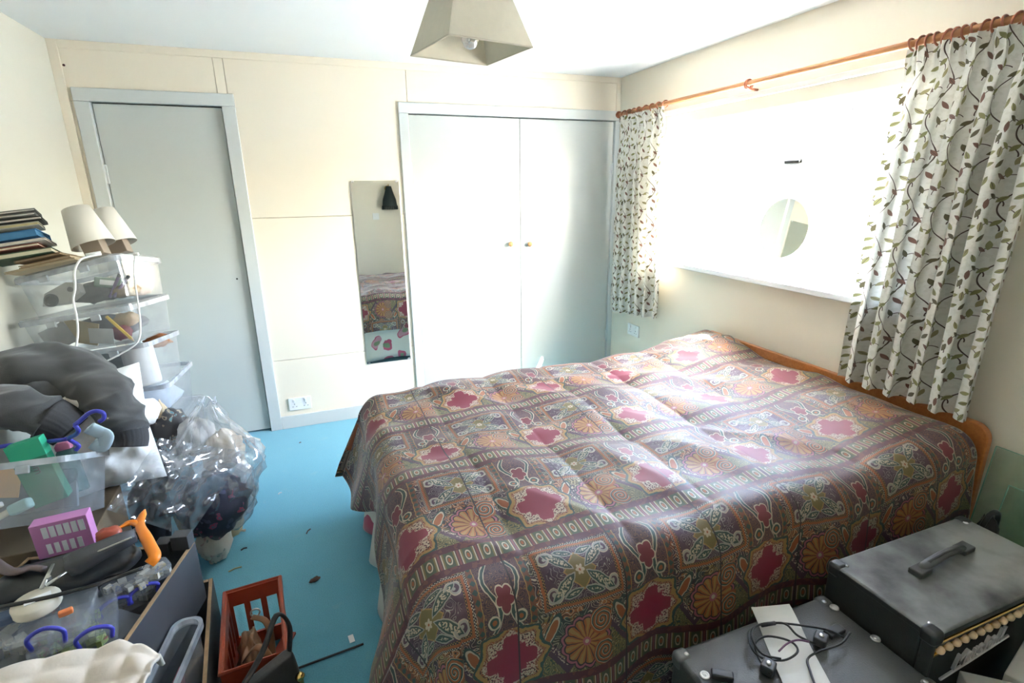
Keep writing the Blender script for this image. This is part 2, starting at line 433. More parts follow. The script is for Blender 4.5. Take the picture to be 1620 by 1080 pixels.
def curtain_material():
    m, b = new_pat('leaf_vine_curtain'); U, V = uv_xy(); U = U * 1.12; V = V * 1.12
    PU, PV = .17, .26
    colm = xfloor(U / PU); u = U - colm * PU - PU / 2
    v = xmod(V + colm * .11, PV)
    base = (.66, .645, .585); brown = (.075, .045, .035); green = (.22, .215, .085); dk = (.10, .085, .04); plum = (.17, .085, .06)
    c = paint(base, (.61, .595, .53), xnoise(vec3(U, V), 60.0) > .55)
    k = 2 * math.pi / PV
    sx = xsin(v * k) * .034
    c = paint(c, brown, abs(u - sx) < .0022)
    # side shoots: rings cut to arcs
    for cx, cy, r, x0, x1, y0, y1 in ((.052, .05, .030, .0, .09, .045, .2), (-.050, .115, .030, -.09, .0, .11, .2),
                                      (-.052, .205, .028, -.09, .0, .2, .3), (.045, .165, .026, .0, .09, .165, .3), (-.02, .02, .030, -.09, -.0, .02, .12)):
        x = u - cx; y = v - cy
        c = paint(c, brown, (abs(xlen(x, y) - r) < .0015) & (u > x0) & (u < x1) & (v > y0) & (v < y1))
    rr = random.Random(3)
    leaves = [(.060, .083, .5), (.078, .066, 1.3), (.028, .07, 2.3), (-.062, .147, 2.4), (-.078, .128, 1.6), (-.03, .14, .8), (-.06, .236, 2.5),
              (-.078, .21, 1.5), (-.03, .225, .7), (.052, .195, .7), (.072, .178, 1.2), (.02, .19, 2.0), (-.05, .045, 2.6), (-.03, .058, 1.6),
              (.048, .125, 2.5), (.066, .015, .4), (-.068, .088, .9), (.03, .245, 2.2), (.07, .235, .5), (-.015, .1, 1.2), (-.072, .01, 2.0), (.01, .02, .5)]
    for i, (cx, cy, an) in enumerate(leaves):
        L = .0165 + rr.random() * .003; wd = .0074; ca, sa = math.cos(an), math.sin(an)
        x = u - cx; y = v - cy; xr = x * ca + y * sa; yr = y * ca - x * sa
        kk = X.op('MULTIPLY', 1.0 - X(xr / L) * (xr / L), wd) - abs(yr)
        c = paint(c, (green, dk, plum, green, (.27, .24, .12))[i % 5], kk > 0)
        if i % 2 == 0: c = paint(c, brown, (kk > 0) & (abs(yr) < .0007))
    X.nt.links.new(c, b.inputs['Base Color'])
    b.inputs['Roughness'].default_value = .8; b.inputs['Sheen Weight'].default_value = .15
    tl = X.nt.nodes.new('ShaderNodeBsdfTranslucent'); X.nt.links.new(c, tl.inputs[0])
    mx = X.nt.nodes.new('ShaderNodeMixShader'); mx.inputs[0].default_value = .10
    out = X.nt.nodes['Material Output']
    X.nt.links.new(b.outputs[0], mx.inputs[1]); X.nt.links.new(tl.outputs[0], mx.inputs[2]); X.nt.links.new(mx.outputs[0], out.inputs[0])
    return m

def floral_material(name, base, cols, scale):
    m, b = new_pat(name); tc = X.nt.nodes.new('ShaderNodeTexCoord'); c = None
    w = X.nt.nodes.new('ShaderNodeTexNoise'); w.inputs['Scale'].default_value = scale * .7; X.nt.links.new(tc.outputs['Object'], w.inputs['Vector'])
    ad = X.nt.nodes.new('ShaderNodeMix'); ad.data_type = 'RGBA'; ad.inputs[0].default_value = .12
    X.nt.links.new(tc.outputs['Object'], ad.inputs[6]); X.nt.links.new(w.outputs['Color'], ad.inputs[7])
    d, r1, r2 = voro(ad.outputs[2], scale)
    c = paint(base, cols[0], (r1 > .45) & (d * (scale / scale) < .42)); c = paint(c, cols[1], (r1 > .72) & (d < .36)); c = paint(c, cols[2], (r2 > .6) & (d < .2))
    X.nt.links.new(c, b.inputs['Base Color']); b.inputs['Roughness'].default_value = .8; b.inputs['Sheen Weight'].default_value = .2
    return m

def wood_material(name, c1, c2, scale=(2, 30, 30), rough=.35):
    m, b = new_pat(name); tc = X.nt.nodes.new('ShaderNodeTexCoord'); mp = X.nt.nodes.new('ShaderNodeMapping')
    mp.inputs['Scale'].default_value = scale; X.nt.links.new(tc.outputs['Object'], mp.inputs[0])
    n = xnoise(mp.outputs[0], 3.0, 5.0)
    c = paint(c1, c2, X.op('MULTIPLY_ADD', n, 2.2, -.6, clamp=True))
    X.nt.links.new(c, b.inputs['Base Color']); b.inputs['Roughness'].default_value = rough; b.inputs['Coat Weight'].default_value = .15
    return m

def carpet_material():
    m, b = new_pat('blue_carpet'); tc = X.nt.nodes.new('ShaderNodeTexCoord'); O = tc.outputs['Object']
    n1 = xnoise(O, 2.2, 3.0); n2 = xnoise(O, 260.0, 2.0); n3 = xnoise(O, 14.0, 3.0)
    c = paint((.11, .38, .51), (.14, .43, .56), X.op('MULTIPLY_ADD', n1, 2.0, -.5, clamp=True))
    c = paint(c, (.095, .32, .43), X.op('MULTIPLY_ADD', n2, 2.5, -.9, clamp=True))
    c = paint(c, (.17, .40, .48), X.op('MULTIPLY_ADD', n3, 4.0, -2.5, clamp=True))
    X.nt.links.new(c, b.inputs['Base Color']); b.inputs['Roughness'].default_value = .95; b.inputs['Sheen Weight'].default_value = .25
    bp = X.nt.nodes.new('ShaderNodeBump'); bp.inputs['Strength'].default_value = .5; bp.inputs['Distance'].default_value = .004
    X.nt.links.new(n2.v, bp.inputs['Height']); X.nt.links.new(bp.outputs[0], b.inputs['Normal'])
    return m

def dusty_black():
    m, b = new_pat('dusty_black_vinyl'); tc = X.nt.nodes.new('ShaderNodeTexCoord'); O = tc.outputs['Object']
    n1 = xnoise(O, 5.0, 5.0); n2 = xnoise(O, 340.0, 1.0)
    g = X.nt.nodes.new('ShaderNodeNewGeometry'); s = X.nt.nodes.new('ShaderNodeSeparateXYZ'); X.nt.links.new(g.outputs['True Normal'], s.inputs[0])
    up = X(s.outputs[2]) > .6           # dust settles on the flat top
    dust = X.op('MULTIPLY_ADD', n1, 3.6, -1.25, clamp=True) * up
    c = paint((.018, .019, .019), (.20, .21, .20), dust)
    X.nt.links.new(c, b.inputs['Base Color']); b.inputs['Roughness'].default_value = .55
    bp = X.nt.nodes.new('ShaderNodeBump'); bp.inputs['Strength'].default_value = .35; bp.inputs['Distance'].default_value = .002
    X.nt.links.new(n2.v, bp.inputs['Height']); X.nt.links.new(bp.outputs[0], b.inputs['Normal'])
    return m

M_quilt = quilt_material(); M_curtain = curtain_material(); M_carpet = carpet_material()
M_dusty = dusty_black()
M_valance = floral_material('pink_floral_sheet', (.62, .60, .54), [(.45, .08, .14), (.5, .25, .28), (.2, .26, .14)], 9.0)
M_navy = floral_material('navy_pink_print', (.025, .03, .06), [(.06, .07, .13), (.30, .05, .12), (.10, .11, .18)], 26.0)
M_tribal = floral_material('tan_black_print', (.05, .045, .045), [(.30, .24, .17), (.10, .22, .25), (.02, .02, .02)], 30.0)
M_headboard = wood_material('orange_wood', (.36, .115, .026), (.47, .17, .045))
M_polewood = wood_material('pole_wood', (.42, .17, .06), (.52, .24, .10), (30, 2, 30))
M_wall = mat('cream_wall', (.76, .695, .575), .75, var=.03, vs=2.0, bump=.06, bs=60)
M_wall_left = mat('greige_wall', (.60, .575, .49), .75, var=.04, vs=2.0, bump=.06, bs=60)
M_ceil = mat('white_ceiling', (.78, .79, .79), .85, var=.02, vs=3)
M_paint = mat('grey_gloss_paint', (.50, .53, .51), .28, var=.02, vs=3)
M_trim = mat('grey_gloss_trim', (.55, .58, .57), .3, var=.03, vs=4)
M_white = mat('white_plastic', (.80, .80, .79), .3, var=.02)
M_upvc = mat('white_upvc', (.82, .82, .82), .25, var=.01)
M_linen = mat('white_linen', (.80, .79, .77), .85, var=.04, vs=12, bump=.15, bs=300, sheen=.2)
M_black = mat('black_plastic', (.018, .018, .018), .4, var=.2)
M_blackcloth = mat('black_grille', (.012, .012, .012), .8, var=.2, bump=.4, bs=400)
M_cab = mat('grey_black_vinyl', (.055, .059, .058), .42, var=.15, vs=9, bump=.5, bs=260)
M_steel = mat('steel', (.6, .6, .58), .28, metal=1.0)
M_brass = mat('brass', (.75, .52, .18), .25, metal=1.0)
M_gap = mat('dark_gap', (.05, .04, .035), .9)

# ---------------------------------------------------------------- the room
WX, HZ, YF = -3.3008, 2.2616, -3.95
struct(MB().bx(WX - .1, .25, YF - .1, .12, -.05, 0).build('floor', M_carpet))
struct(MB().bx(WX - .1, .25, YF - .1, .12, HZ, HZ + .06).build('ceiling', M_ceil))
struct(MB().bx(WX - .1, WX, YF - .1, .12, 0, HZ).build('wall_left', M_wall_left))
struct(MB().bx(WX, .0, YF - .1, YF, 0, HZ).build('wall_front', M_wall))
OY0, OY1, OZ0, OZ1 = -2.15, -.60, 1.035, 1.888          # window opening
mb = MB()
mb.bx(0, .24, YF - .1, OY0, 0, HZ); mb.bx(0, .24, OY1, .12, 0, HZ); mb.bx(0, .24, OY0, OY1, 0, OZ0); mb.bx(0, .24, OY0, OY1, OZ1, HZ)
struct(mb.build('wall_right', M_wall))
# back wall: backing, then fibreboard panels with open joints
DL, DR, DH = -3.1742, -2.5641, 1.98
WL, WM, WR, WH = -1.5297, -.7743, -.0379, 1.978
FWD = .068
dx0, dx1, wx0 = DL - FWD, DR + FWD, WL - .058
wallb = struct(MB().bx(WX, 0, .055, .12, 0, HZ).build('wall_back', M_gap))
zt = 2.045; j1 = PY(334, 83, 0).x; j2 = PY(641, 110, 0).x; jz1 = PY(480, 343, 0).z; jz0 = PY(500, 564, 0).z
def panel(x0, x1, z0, z1):
    g = .0012
    MB().bx(x0 + g, x1 - g, 0, .05, z0 + g, z1 - g).build('panel', M_wall, wallb, bevel=.0012, seg=1)
panel(WX, dx0 + .03, 0, 1.98); panel(WX, j1, 1.98, HZ); panel(j1, dx1 - .03, DH + .03, HZ); panel(dx1 - .03, j2, jz1, HZ); panel(j2, 0, WH + .03, HZ)
panel(dx1 - .03, wx0 + .03, 0, jz0); panel(dx1 - .03, wx0 + .03, jz0, jz1); panel(j2, wx0 + .03, jz1, WH + .03)
# strips covering the corner and the top edge
struct(MB().bx(WX, WX + .042, -.012, 0, 0, HZ).build('trim_1', M_wall, bevel=.002))
struct(MB().bx(WX + .042, 0, -.010, 0, HZ - .038, HZ).build('trim_2', M_wall, bevel=.002))
struct(MB().bx(-.034, 0, -.012, 0, WH + .06, HZ - .038).build('trim_3', M_wall, bevel=.002))
struct(MB().bx(dx1, wx0, -.014, 0, 0, .088).build('baseboard_back', M_trim, bevel=.003))
struct(MB().bx(-.014, 0, YF, -.014, 0, .088).build('baseboard_right', M_trim, bevel=.003))
struct(MB().bx(WX, WX + .014, YF, -.014, 0, .088).build('baseboard_left', M_trim, bevel=.003))

def knob(parent, x, z):
    MB().lathe([(.006, 0), (.007, .012), (.016, .017), (.018, .024), (.015, .031), (.006, .034)], 18, (x, -.0, z), Matrix.Rotation(math.pi / 2, 3, 'X')).build('knob', mat('beech_knob', (.55, .30, .12), .4), parent, smooth=True)
def frame(x0, x1, ztop, parent):
    t = .028
    for nm, a in (('jamb', (x0 - FWD if x0 < -2 else x0 - .058, x0, -.016, .05, 0, ztop)), ('jamb', (x1, min(x1 + FWD, -.001), -.016, .05, 0, ztop)),
                  ('head', (x0 - FWD if x0 < -2 else x0 - .058, min(x1 + FWD, -.001), -.016, .05, ztop, ztop + FWD * .95))):
        MB().bx(*a).build(nm, M_trim, parent, bevel=.004)
d1 = struct(thing('door_1', 'plain grey painted flush door behind stacked clear boxes', 'door'))
del d1['category']
frame(DL, DR, DH, d1)
leaf = MB().bx(DL + .004, DR - .005, .012, .05, .012, DH - .007).build('leaf', M_paint, d1, bevel=.002)
MB().bx(DL - .002, DR + .002, .05, .056, 0, DH + .01).build('gap', M_gap, d1)
hp = PY(375, 441, .012)
MB().lathe([(.0055, 0), (.0055, .0015)], 14, (hp.x, .0125, hp.z), Matrix.Rotation(math.pi / 2, 3, 'X')).build('latch_hole', M_black, leaf)
for hz in (1.62, .35):
    MB().bx(DL - .006, DL + .010, .002, .016, hz - .05, hz + .05).build('hinge', M_trim, leaf, bevel=.003)
d2 = struct(thing('door_2', 'pair of pale grey wardrobe doors with round wooden knobs', 'door'))
del d2['category']
frame(WL, WR, WH, d2)
l1 = MB().bx(WL + .004, WM - .0015, .004, .05, .012, WH - .006).build('leaf', M_paint, d2, bevel=.002)
l2 = MB().bx(WM + .0015, WR - .004, .004, .05, .012, WH - .006).build('leaf', M_paint, d2, bevel=.002)
MB().bx(WL, WR, .05, .056, 0, WH).build('gap', M_gap, d2)
for hz in (1.65, .38):
    MB().bx(WL - .004, WL + .008, -.004, .01, hz - .04, hz + .04).build('hinge', M_trim, l1, bevel=.002)
    MB().bx(WR - .008, WR + .004, -.004, .01, hz - .04, hz + .04).build('hinge', M_trim, l2, bevel=.002)
k1, k2 = PY(808, 386, -.02), PY(838, 386, -.02)
knob(l1, k1.x, k1.z); knob(l2, k2.x, k2.z)
# small screw holes left of the door
for i, (u, v) in enumerate(((90, 99), (101, 103))):
    p = PY(u, v, 0); MB().lathe([(.006, 0), (.006, .002)], 10, (p.x, 0, p.z), Matrix.Rotation(math.pi / 2, 3, 'X')).build('screw_hole', mat('dark_red_hole', (.07, .02, .015), .8), wallb)

struct(MB().bx(.24, 40, -30, 30, -.5, -.4).build('outside_ground', mat('pale_paving', (.26, .26, .24), .9)))
# window
M_glass = clear_mat('window_glass', (.97, .98, .98), haze=.01, rough=.02, gloss=.02)
w1 = struct(thing('window_1', 'white framed window with a top-hung vent over the bed', 'window')); del w1['category']
fx0, fx1 = .115, .175
def bar(name, y0, y1, z0, z1, x0=fx0, x1=fx1, parent=w1):
    return MB().bx(x0, x1, y0, y1, z0, z1).build(name, M_upvc, parent, bevel=.006)
bar('frame', OY0, OY1, OZ0, OZ0 + .055); bar('frame', OY0, OY1, OZ1 - .05, OZ1); bar('frame', OY0, OY0 + .05, OZ0 + .055, OZ1 - .05); bar('frame', OY1 - .05, OY1, OZ0 + .055, OZ1 - .05)
m1 = PX(1186, 210, fx0).y; m2 = PX(1342, 210, fx0).y; tz = PX(1260, 262, fx0).z
bar('mullion', m1 - .0, m1 + .05, OZ0 + .055, OZ1 - .05); bar('mullion', m2 - .045, m2, OZ0 + .055, OZ1 - .05); bar('transom', m2, m1, tz - .05, tz)
def pane(y0, y1, z0, z1, x=.145, parent=w1): return MB().bx(x, x + .005, y0, y1, z0, z1).build('pane', M_glass, parent)
pane(m1 + .05, OY1 - .05, OZ0 + .055, OZ1 - .05); pane(OY0 + .05, m2 - .045, OZ0 + .055, OZ1 - .05); pane(m2, m1, OZ0 + .055, tz - .05)
# the vent, open a crack at its foot
vent = bpy.data.objects.new('vent_sash', None); COL.objects.link(vent); vent.parent = w1
vent.location = (fx0 - .004, 0, OZ1 - .052); vent.rotation_euler = (0, math.radians(-9), 0)
vh = OZ1 - .052 - tz
for a in ((m2, m1, -.045, 0), (m2, m1, -vh, -vh + .045), (m2, m2 + .045, -vh + .045, -.045), (m1 - .045, m1, -vh + .045, -.045)):
    MB().bx(0, .05, a[0] + .003, a[1] - .003, a[2], a[3]).build('sash_bar', M_upvc, vent, bevel=.005)
MB().bx(.02, .025, m2 + .045, m1 - .045, -vh + .045, -.045).build('pane', M_glass, vent)
MB().box((-.012, (m1 + m2) / 2, -vh + .02), (.02, .09, .016)).build('vent_handle', M_black, vent, bevel=.004)
sill = struct(MB().bx(-.055, .115, OY0 - .02, OY1 + .0, 1.058 - .03, 1.058).build('trim_4', M_upvc, bevel=.006))
struct(MB().bx(-.0, .115, OY0, OY0 + .004, 1.058, OZ1).build('trim_5', M_upvc)); struct(MB().bx(0, .115, OY1 - .004, OY1, 1.058, OZ1).build('trim_6', M_upvc))
struct(MB().bx(0, .115, OY0, OY1, OZ1 - .004, OZ1).build('trim_7', M_upvc))

# ---------------------------------------------------------------- bed
BX0, BX1, BY0, BY1 = -2.0, -.075, -2.53, -1.20
bed = thing('double_bed', 'double bed with orange wooden headboard against the window wall', 'bed', (-1.0, -1.86, 0))
def L(p): return (p[0] + 1.0, p[1] + 1.86, p[2])
mb = MB(); mb.bx(BX0 + 1 + .04, BX1 + 1, BY0 + 1.86 + .03, BY1 + 1.86 - .03, .09, .33); mb.build('divan_base', mat('cream_ticking', (.6, .56, .48), .9), bed, bevel=.02)
mb = MB(); mb.loft([rrect(1.92, 1.32, .09, .33, 6, (BX0 + BX1) / 2 + 1, 0), rrect(1.94, 1.34, .1, .36, 6, (BX0 + BX1) / 2 + 1, 0), rrect(1.94, 1.34, .1, .52, 6, (BX0 + BX1) / 2 + 1, 0), rrect(1.9, 1.3, .09, .55, 6, (BX0 + BX1) / 2 + 1, 0)])
mb.build('mattress', M_linen, bed, smooth=True)
for x in (BX0 + .2, BX1 - .2):
    for y in (BY0 + .15, BY1 - .15):
        MB().lathe([(.02, 0), (.028, .02), (.025, .09)], 12, L((x, y, 0))).build('leg', M_black, bed)
# headboard: board with rounded top corners
hb0, hb1, hbt, hr = -2.585, -1.13, .705, .055
poly = [(hb0, .1), (hb1, .1)] + [(hb1 - hr + hr * math.cos(a), hbt - hr + hr * math.sin(a)) for a in np.linspace(0, math.pi / 2, 8)] + [(hb0 + hr - hr * math.sin(a), hbt - hr + hr * math.cos(a)) for a in np.linspace(0, math.pi / 2, 8)]
HBM = Matrix(((0, 0, 1, 1.0), (1, 0, 0, 1.86), (0, 1, 0, 0), (0, 0, 0, 1)))
MB().prism(poly, -.062, -.034, HBM).build('headboard', M_headboard, bed, bevel=.005)
for y in (-2.3, -1.45): MB().box(L((-.045, y, .06)), (.03, .06, .12)).build('headboard_strut', M_headboard, bed)
# floral valance sheet hanging round the base
def val(t, k):
    per = [(BX1, BY0 - .015), (BX0 - .015, BY0 - .015), (BX0 - .015, BY1 + .015), (BX1, BY1 + .015)]
    seg = [1.94, 1.36, 1.94]; s = t * sum(seg); i = 0
    while i < 2 and s > seg[i]: s -= seg[i]; i += 1
    f = s / seg[i]; p = Vector(per[i]) * (1 - f) + Vector(per[i + 1]) * f
    n = [Vector((0, -1)), Vector((-1, 0)), Vector((0, 1))][i]
    w = (math.sin(t * 95 + nz((t * 9, 0, 0)) * 5) * .018 * k + .03 * k) * (1.0, 1.9, .35)[i]
    p = p + n * w; return L((p.x, p.y, .50 - .485 * k + (.012 + .012 * math.sin(t * 37)) * k))
MB().grid(val, 260, 12).build('valance', M_valance, bed, smooth=True, solid=.004)

# quilt
QR = .09
TX0, TX1, TY0, TY1 = -1.97, -.115, -2.50, -1.235
def qtop(x, y):
    z = .615
    z += (.028 + .058 * max(0, min(1, (y + 2.45) / .9))) * math.exp(-((x + .19) / .26) ** 2)          # pillows
    z += .035 * math.exp(-((x + .18) / .3) ** 2 - ((y + 1.36) / .2) ** 2)
    z -= .02 * max(0, min(1, (-x - 1.0) / 1.0))
    z += .035 * mnoise.noise(Vector((x * 2.1 + 4, y * 2.1, 1.0))) + .016 * mnoise.noise(Vector((x * 5 + y * 2.5, y * 6 - x * 1.5, 5.0)))
    r = x * .75 + y * .9                                                                     # long soft creases
    z += .014 * (1 - abs(mnoise.noise(Vector((r * 3.6, (x - y) * .9, 3.1)))) * 2.2)
    return z
def qpos(a, b):
    """a: metres from the head edge to the foot, b: metres from TY0 (negative: down the near side)"""
    X0, Y0 = TX1 - a, TY0 + b
    cx, cy = max(TX0, min(TX1, X0)), max(TY0, min(TY1, Y0))
    ox, oy = X0 - cx, Y0 - cy; d = math.hypot(ox, oy)
    z0 = qtop(cx, cy)
    puff = .011 * math.sqrt(abs(math.cos(math.pi * a / .30))) 
    if d < 1e-6: return Vector((cx, cy, z0 + puff))
    nx, ny = ox / d, oy / d
    q = math.pi / 2 * QR
    if d < q: out, dr = QR * math.sin(d / QR), QR * (1 - math.cos(d / QR))
    else:
        fl_ = .10 + .26 * max(0, -nx) ** 2 * (1 - .8 * math.exp(-((b - .62) / .3) ** 2))
        out, dr = QR + fl_ * (d - q), QR + (d - q) * math.sqrt(1 - fl_ * fl_)
    th = math.atan2(ny, nx); along = cx * 1.0 - cy * 1.0
    fade = min(1, max(0, (d - .06) / .3))
    cor = 1.0 if abs(nx) > .02 and abs(ny) > .02 else 0.0
    rip = (.020 * math.sin(along * 15 + 1.2) + .022 * mnoise.noise(Vector((along * 4.2, d * 1.2, 8.0)))) * fade
    if cor: rip += fade * (.055 * math.cos(4 * (th - math.pi / 4)) * (-1) * .6)
    out += max(rip, -out * .6)
    if ny < -.5: out = min(out, .16)
    z = z0 - dr + puff * (1 - fade)
    fl = .012 + .006 * math.sin(along * 9)
    if z < fl: out += (fl - z) * .9; z = fl + .002 * math.sin(d * 60)
    return Vector((cx + nx * out, cy + ny * out, z))
QA, QB0, QB1 = 2.28, -.50, 1.265 + .36
NA, NB = 300, 330
mb = MB()
QL = lambda b: QA - .17 * math.exp(-((b - .62) / .26) ** 2)
qb = lambda t: QB0 + t * (QB1 - QB0)
mb.grid(lambda s, t: qpos(s * QL(qb(t)), qb(t)), NA, NB, lambda s, t: (-(s * QL(qb(t))) + .06, QB0 + t * (QB1 - QB0) + .145))
tag(mb.build('quilt', M_quilt, smooth=True, solid=.012), 'paisley patchwork quilt in plum, red and olive spread over the bed', 'quilt')

def pillow(name, label, c, size, R, material, cat='pillow', amp=.03, seed=1.0, group=None, n=28):
    w, d, h = size; mb = MB()
    for sg in (1, -1):
        def f(s, t):
            x, y = s * 2 - 1, t * 2 - 1
            e = max(0, (1 - abs(x) ** 3.2) * (1 - abs(y) ** 3.2)) ** .55
            pin = 1 - .10 * (1 - abs(x)) * abs(y) - .0
            pin2 = 1 - .10 * (1 - abs(y)) * abs(x)
            q = Vector((x * w / 2 * pin2, y * d / 2 * pin, sg * h / 2 * e + amp * e * nz((x * 1.3, y * 1.3, sg), 1.4, seed) + amp * .5 * e * nz((x * 4, y * 4, sg), 1.2, seed)))
            return Vector(c) + R @ q
        k = MB().grid(f, n, n); fs = k.F if sg > 0 else [tuple(reversed(q)) for q in k.F]
        mb.add(k.V, fs)
    return tag(mb.build(name, material, smooth=True), label, cat, group)
pillow('pillow', 'white pillow under the quilt at the far end of the headboard', (-.21, -1.45, .640), (.285, .62, .10), Matrix.Rotation(math.radians(4), 3, 'X'), M_linen, amp=.008)
pillow('pillow', 'white pillow under the quilt at the near end of the headboard', (-.215, -2.17, .600), (.27, .60, .08), RZ(0), M_linen, amp=.008, seed=4.0)

# ---------------------------------------------------------------- curtains and pole
pole = thing('curtain_pole', 'thin orange wooden curtain pole with ring ends above the window', 'curtain pole', (-.085, -1.4, 2.002))
MB().tube([(0, 1.255, 0), (0, -1.35, 0)], .0125, 14).build('rod', M_polewood, pole, smooth=True)
M_ring = mat('red_brown_ring', (.33, .105, .05), .4)
MB().lathe([(.004, 0), (.02, .006), (.024, .02), (.018, .034), (.004, .04)], 16, (0, 1.25, 0), Matrix.Rotation(-math.pi / 2, 3, 'X')).build('finial', M_ring, pole, smooth=True)
ringmesh = None
ys = [-.2, -.26, -.32, -.38, -.45, -.52, -.59, -.65] + [-1.31, -1.32] + [-2.09 - .028 * i for i in range(17)]
for i, y in enumerate(ys):
    t = (i * 37 % 7 - 3) * .12
    mb = MB(); mb.tube([(.021 * math.cos(a), t * .02 * math.sin(a), .021 * math.sin(a) - .004) for a in np.linspace(0, 2 * math.pi, 16, endpoint=False)], .004, 6, closed=True)
    o = mb.build('ring', M_ring, pole, smooth=True); o.location = (0, y + 1.4, 0)
for y in (-1.29, -.16): MB().tube([(0, y + 1.4, -.004), (.03, y + 1.4, -.02), (.084, y + 1.4, -.022)], .006, 8).build('bracket', M_ring, pole, smooth=True)
rail = tag(MB().bx(-.022, -.001, -2.55, -.14, 1.945, 1.972).build('curtain_rail', M_white, bevel=.004), 'slim white curtain rail below the wooden pole', 'curtain rail')

def curtain(label, y0t, y1t, y0b, y1b, zb0, zb1, seed, nf, amp, xb=-.095, flare=0.0):
    zt = 1.985
    def pos(s, t):
        z_b = zb0 + (zb1 - zb0) * s
        z = zt + .03 * (1 if t > .99 else 0) * 0 + (z_b - zt) * (1 - t)
        k = 1 - t
        ya = y0t + (y1t - y0t) * s; yb = y0b + (y1b - y0b) * s
        y = ya + (yb - ya) * min(1, k * 1.15)
        w = s * nf * 2 * math.pi
        A = amp * (.35 + .65 * min(1, k * 3.0))
        head = max(0, 1 - k * 14)
        x = xb + A * math.sin(w + .5 * mnoise.noise(Vector((s * 6, k * 1.6, seed)))) * (.7 + .5 * mnoise.noise(Vector((s * 9, seed, 0)))) + .012 * mnoise.noise(Vector((s * 5, k * 4, seed + 3)))
        x += head * .012 * math.sin(w * 3) - flare * k
        if .03 < k < .13: x += .014 * math.sin(math.pi * (k - .03) / .10) * (1 if True else 0)
        y += A * .55 * math.sin(2 * w + 1.0) * .4
        return Vector((min(x, -.026), y, z))
    width = abs(y1t - y0t) * 1.7
    mb = MB(); mb.grid(pos, nf * 18, 90, lambda s, t: (s * width + seed, t * (zt - zb0)))
    return tag(mb.build('curtain', M_curtain, smooth=True), label, 'curtain', 'leaf print curtains at the window')
curtain('short leaf print curtain gathered in the corner beside the wardrobe', -.16, -.665, -.14, -.735, .615, .685, .3, 6, .042)
curtain('leaf print curtain hanging behind the headboard at the near side of the window', -2.085, -2.56, -2.03, -2.535, .712, .712, 2.1, 6, .050)

# ---------------------------------------------------------------- wall things
M_mirror = mat('mirror_silver', (.80, .84, .82), .015, metal=1.0, var=.005)
p0, p1 = PY(553, 286, 0), PY(650, 570, 0)
mr = thing('wall_mirror', 'tall narrow frameless mirror on the cream wall beside the wardrobe', 'mirror', (-1.766, 0, .38))
MB().bx(-.149, .149, -.0075, -.0015, 0, 1.198).build('glass', M_mirror, mr)
MB().bx(-.149, .149, -.0015, -.0003, 0, 1.198).build('backing', M_black, mr)
for x in (-.135, .135):
    for z in (.004, 1.194): MB().box((x, -.0065, z), (.016, .009, .014)).build('clip', M_steel, mr, bevel=.002)
def socket(label, p, face, w, two=True):
    R = {'y': Matrix.Identity(3), 'x': RZ(-90), 'f': RZ(180)}[face]
    s = thing('wall_socket' if two else 'light_switch', label, 'socket' if two else 'switch', p, R)
    MB().bx(-w / 2, w / 2, -.011, -.0005, -.043, .043).build('plate', M_white, s, bevel=.003)
    dk = mat('socket_hole', (.10, .10, .11), .6)
    for cx in ((-w / 4, w / 4) if w > .1 else (0,)):
        if two:
            for (ax, az, sx, sz) in ((0, .0, .004, .008), (-.011, -.018, .007, .004), (.011, -.018, .007, .004)):
                MB().box((cx + ax, -.0113, az), (sx, .001, sz)).build('pin_hole', dk, s)
        MB().box((cx, -.0125, .024 if two else 0), (.012, .005, .02)).build('rocker', M_white, s, bevel=.001)
    return s
sp = PY(475, 637, 0); socket('white double wall socket above the skirting near the grey door', (sp.x, -.0, sp.z), 'y', .14)
sp = PX(1003, 522, 0); socket('white wall socket on the window wall under the short curtain', (0, sp.y, sp.z), 'x', .14)
socket('white switch seen reflected in the tall wall mirror', (-1.31, YF, 1.18), 'f', .086, two=False)
# wall lamp seen only in the mirror
wl = thing('wall_lamp', 'black fringed wall lamp seen reflected in the tall mirror', 'lamp', (-1.13, YF, 1.42))
MB().lathe([(.035, 0), (.04, .006), (.03, .014)], 18, (0, 0, .12), Matrix.Rotation(-math.pi / 2, 3, 'X')).build('wall_plate', M_brass, wl, smooth=True)
MB().tube(smooth_path([(0, .01, .12), (0, .07, .13), (0, .11, .17), (0, .12, .15)]), .006, 8).build('arm', M_brass, wl, smooth=True)
MB().lathe([(.03, .15), (.035, .14), (.06, .05), (.085, -.02), (.095, -.10), (.10, -.11)], 20, (0, .12, 0), cap0=False, cap1=False).build('shade', mat('black_velvet', (.012, .02, .02), .8), wl, smooth=True, solid=.003)
for i in range(28):
    a = i * 2 * math.pi / 28; MB().tube([(.1 * math.cos(a), .12 + .1 * math.sin(a), -.1), (.102 * math.cos(a), .12 + .102 * math.sin(a), -.15)], .006, 5).build('tassel', MATS['black_velvet'], wl)
# round mirror standing on the sill
c = PX(1234, 361, .055)
rm = thing('round_mirror', 'round frameless mirror propped on the window sill', 'mirror', (.05, c.y, 1.058), Matrix.Rotation(math.radians(6), 3, 'Y'))
ry = Matrix.Rotation(-math.pi / 2, 3, 'Y')
rc = c.z - 1.058; rr0 = .150
MB().lathe([(rr0 - .002, -.003), (rr0, 0), (rr0, .002), (rr0 - .004, .003)], 56, (0, 0, rc), ry).build('glass', M_mirror, rm)
MB().lathe([(rr0 - .004, -.006), (rr0 - .004, -.0032)], 56, (0, 0, rc), ry).build('backing', M_white, rm)
MB().box((.03, 0, rc * .5), (.006, .03, rc)).build('stand', M_white, rm)

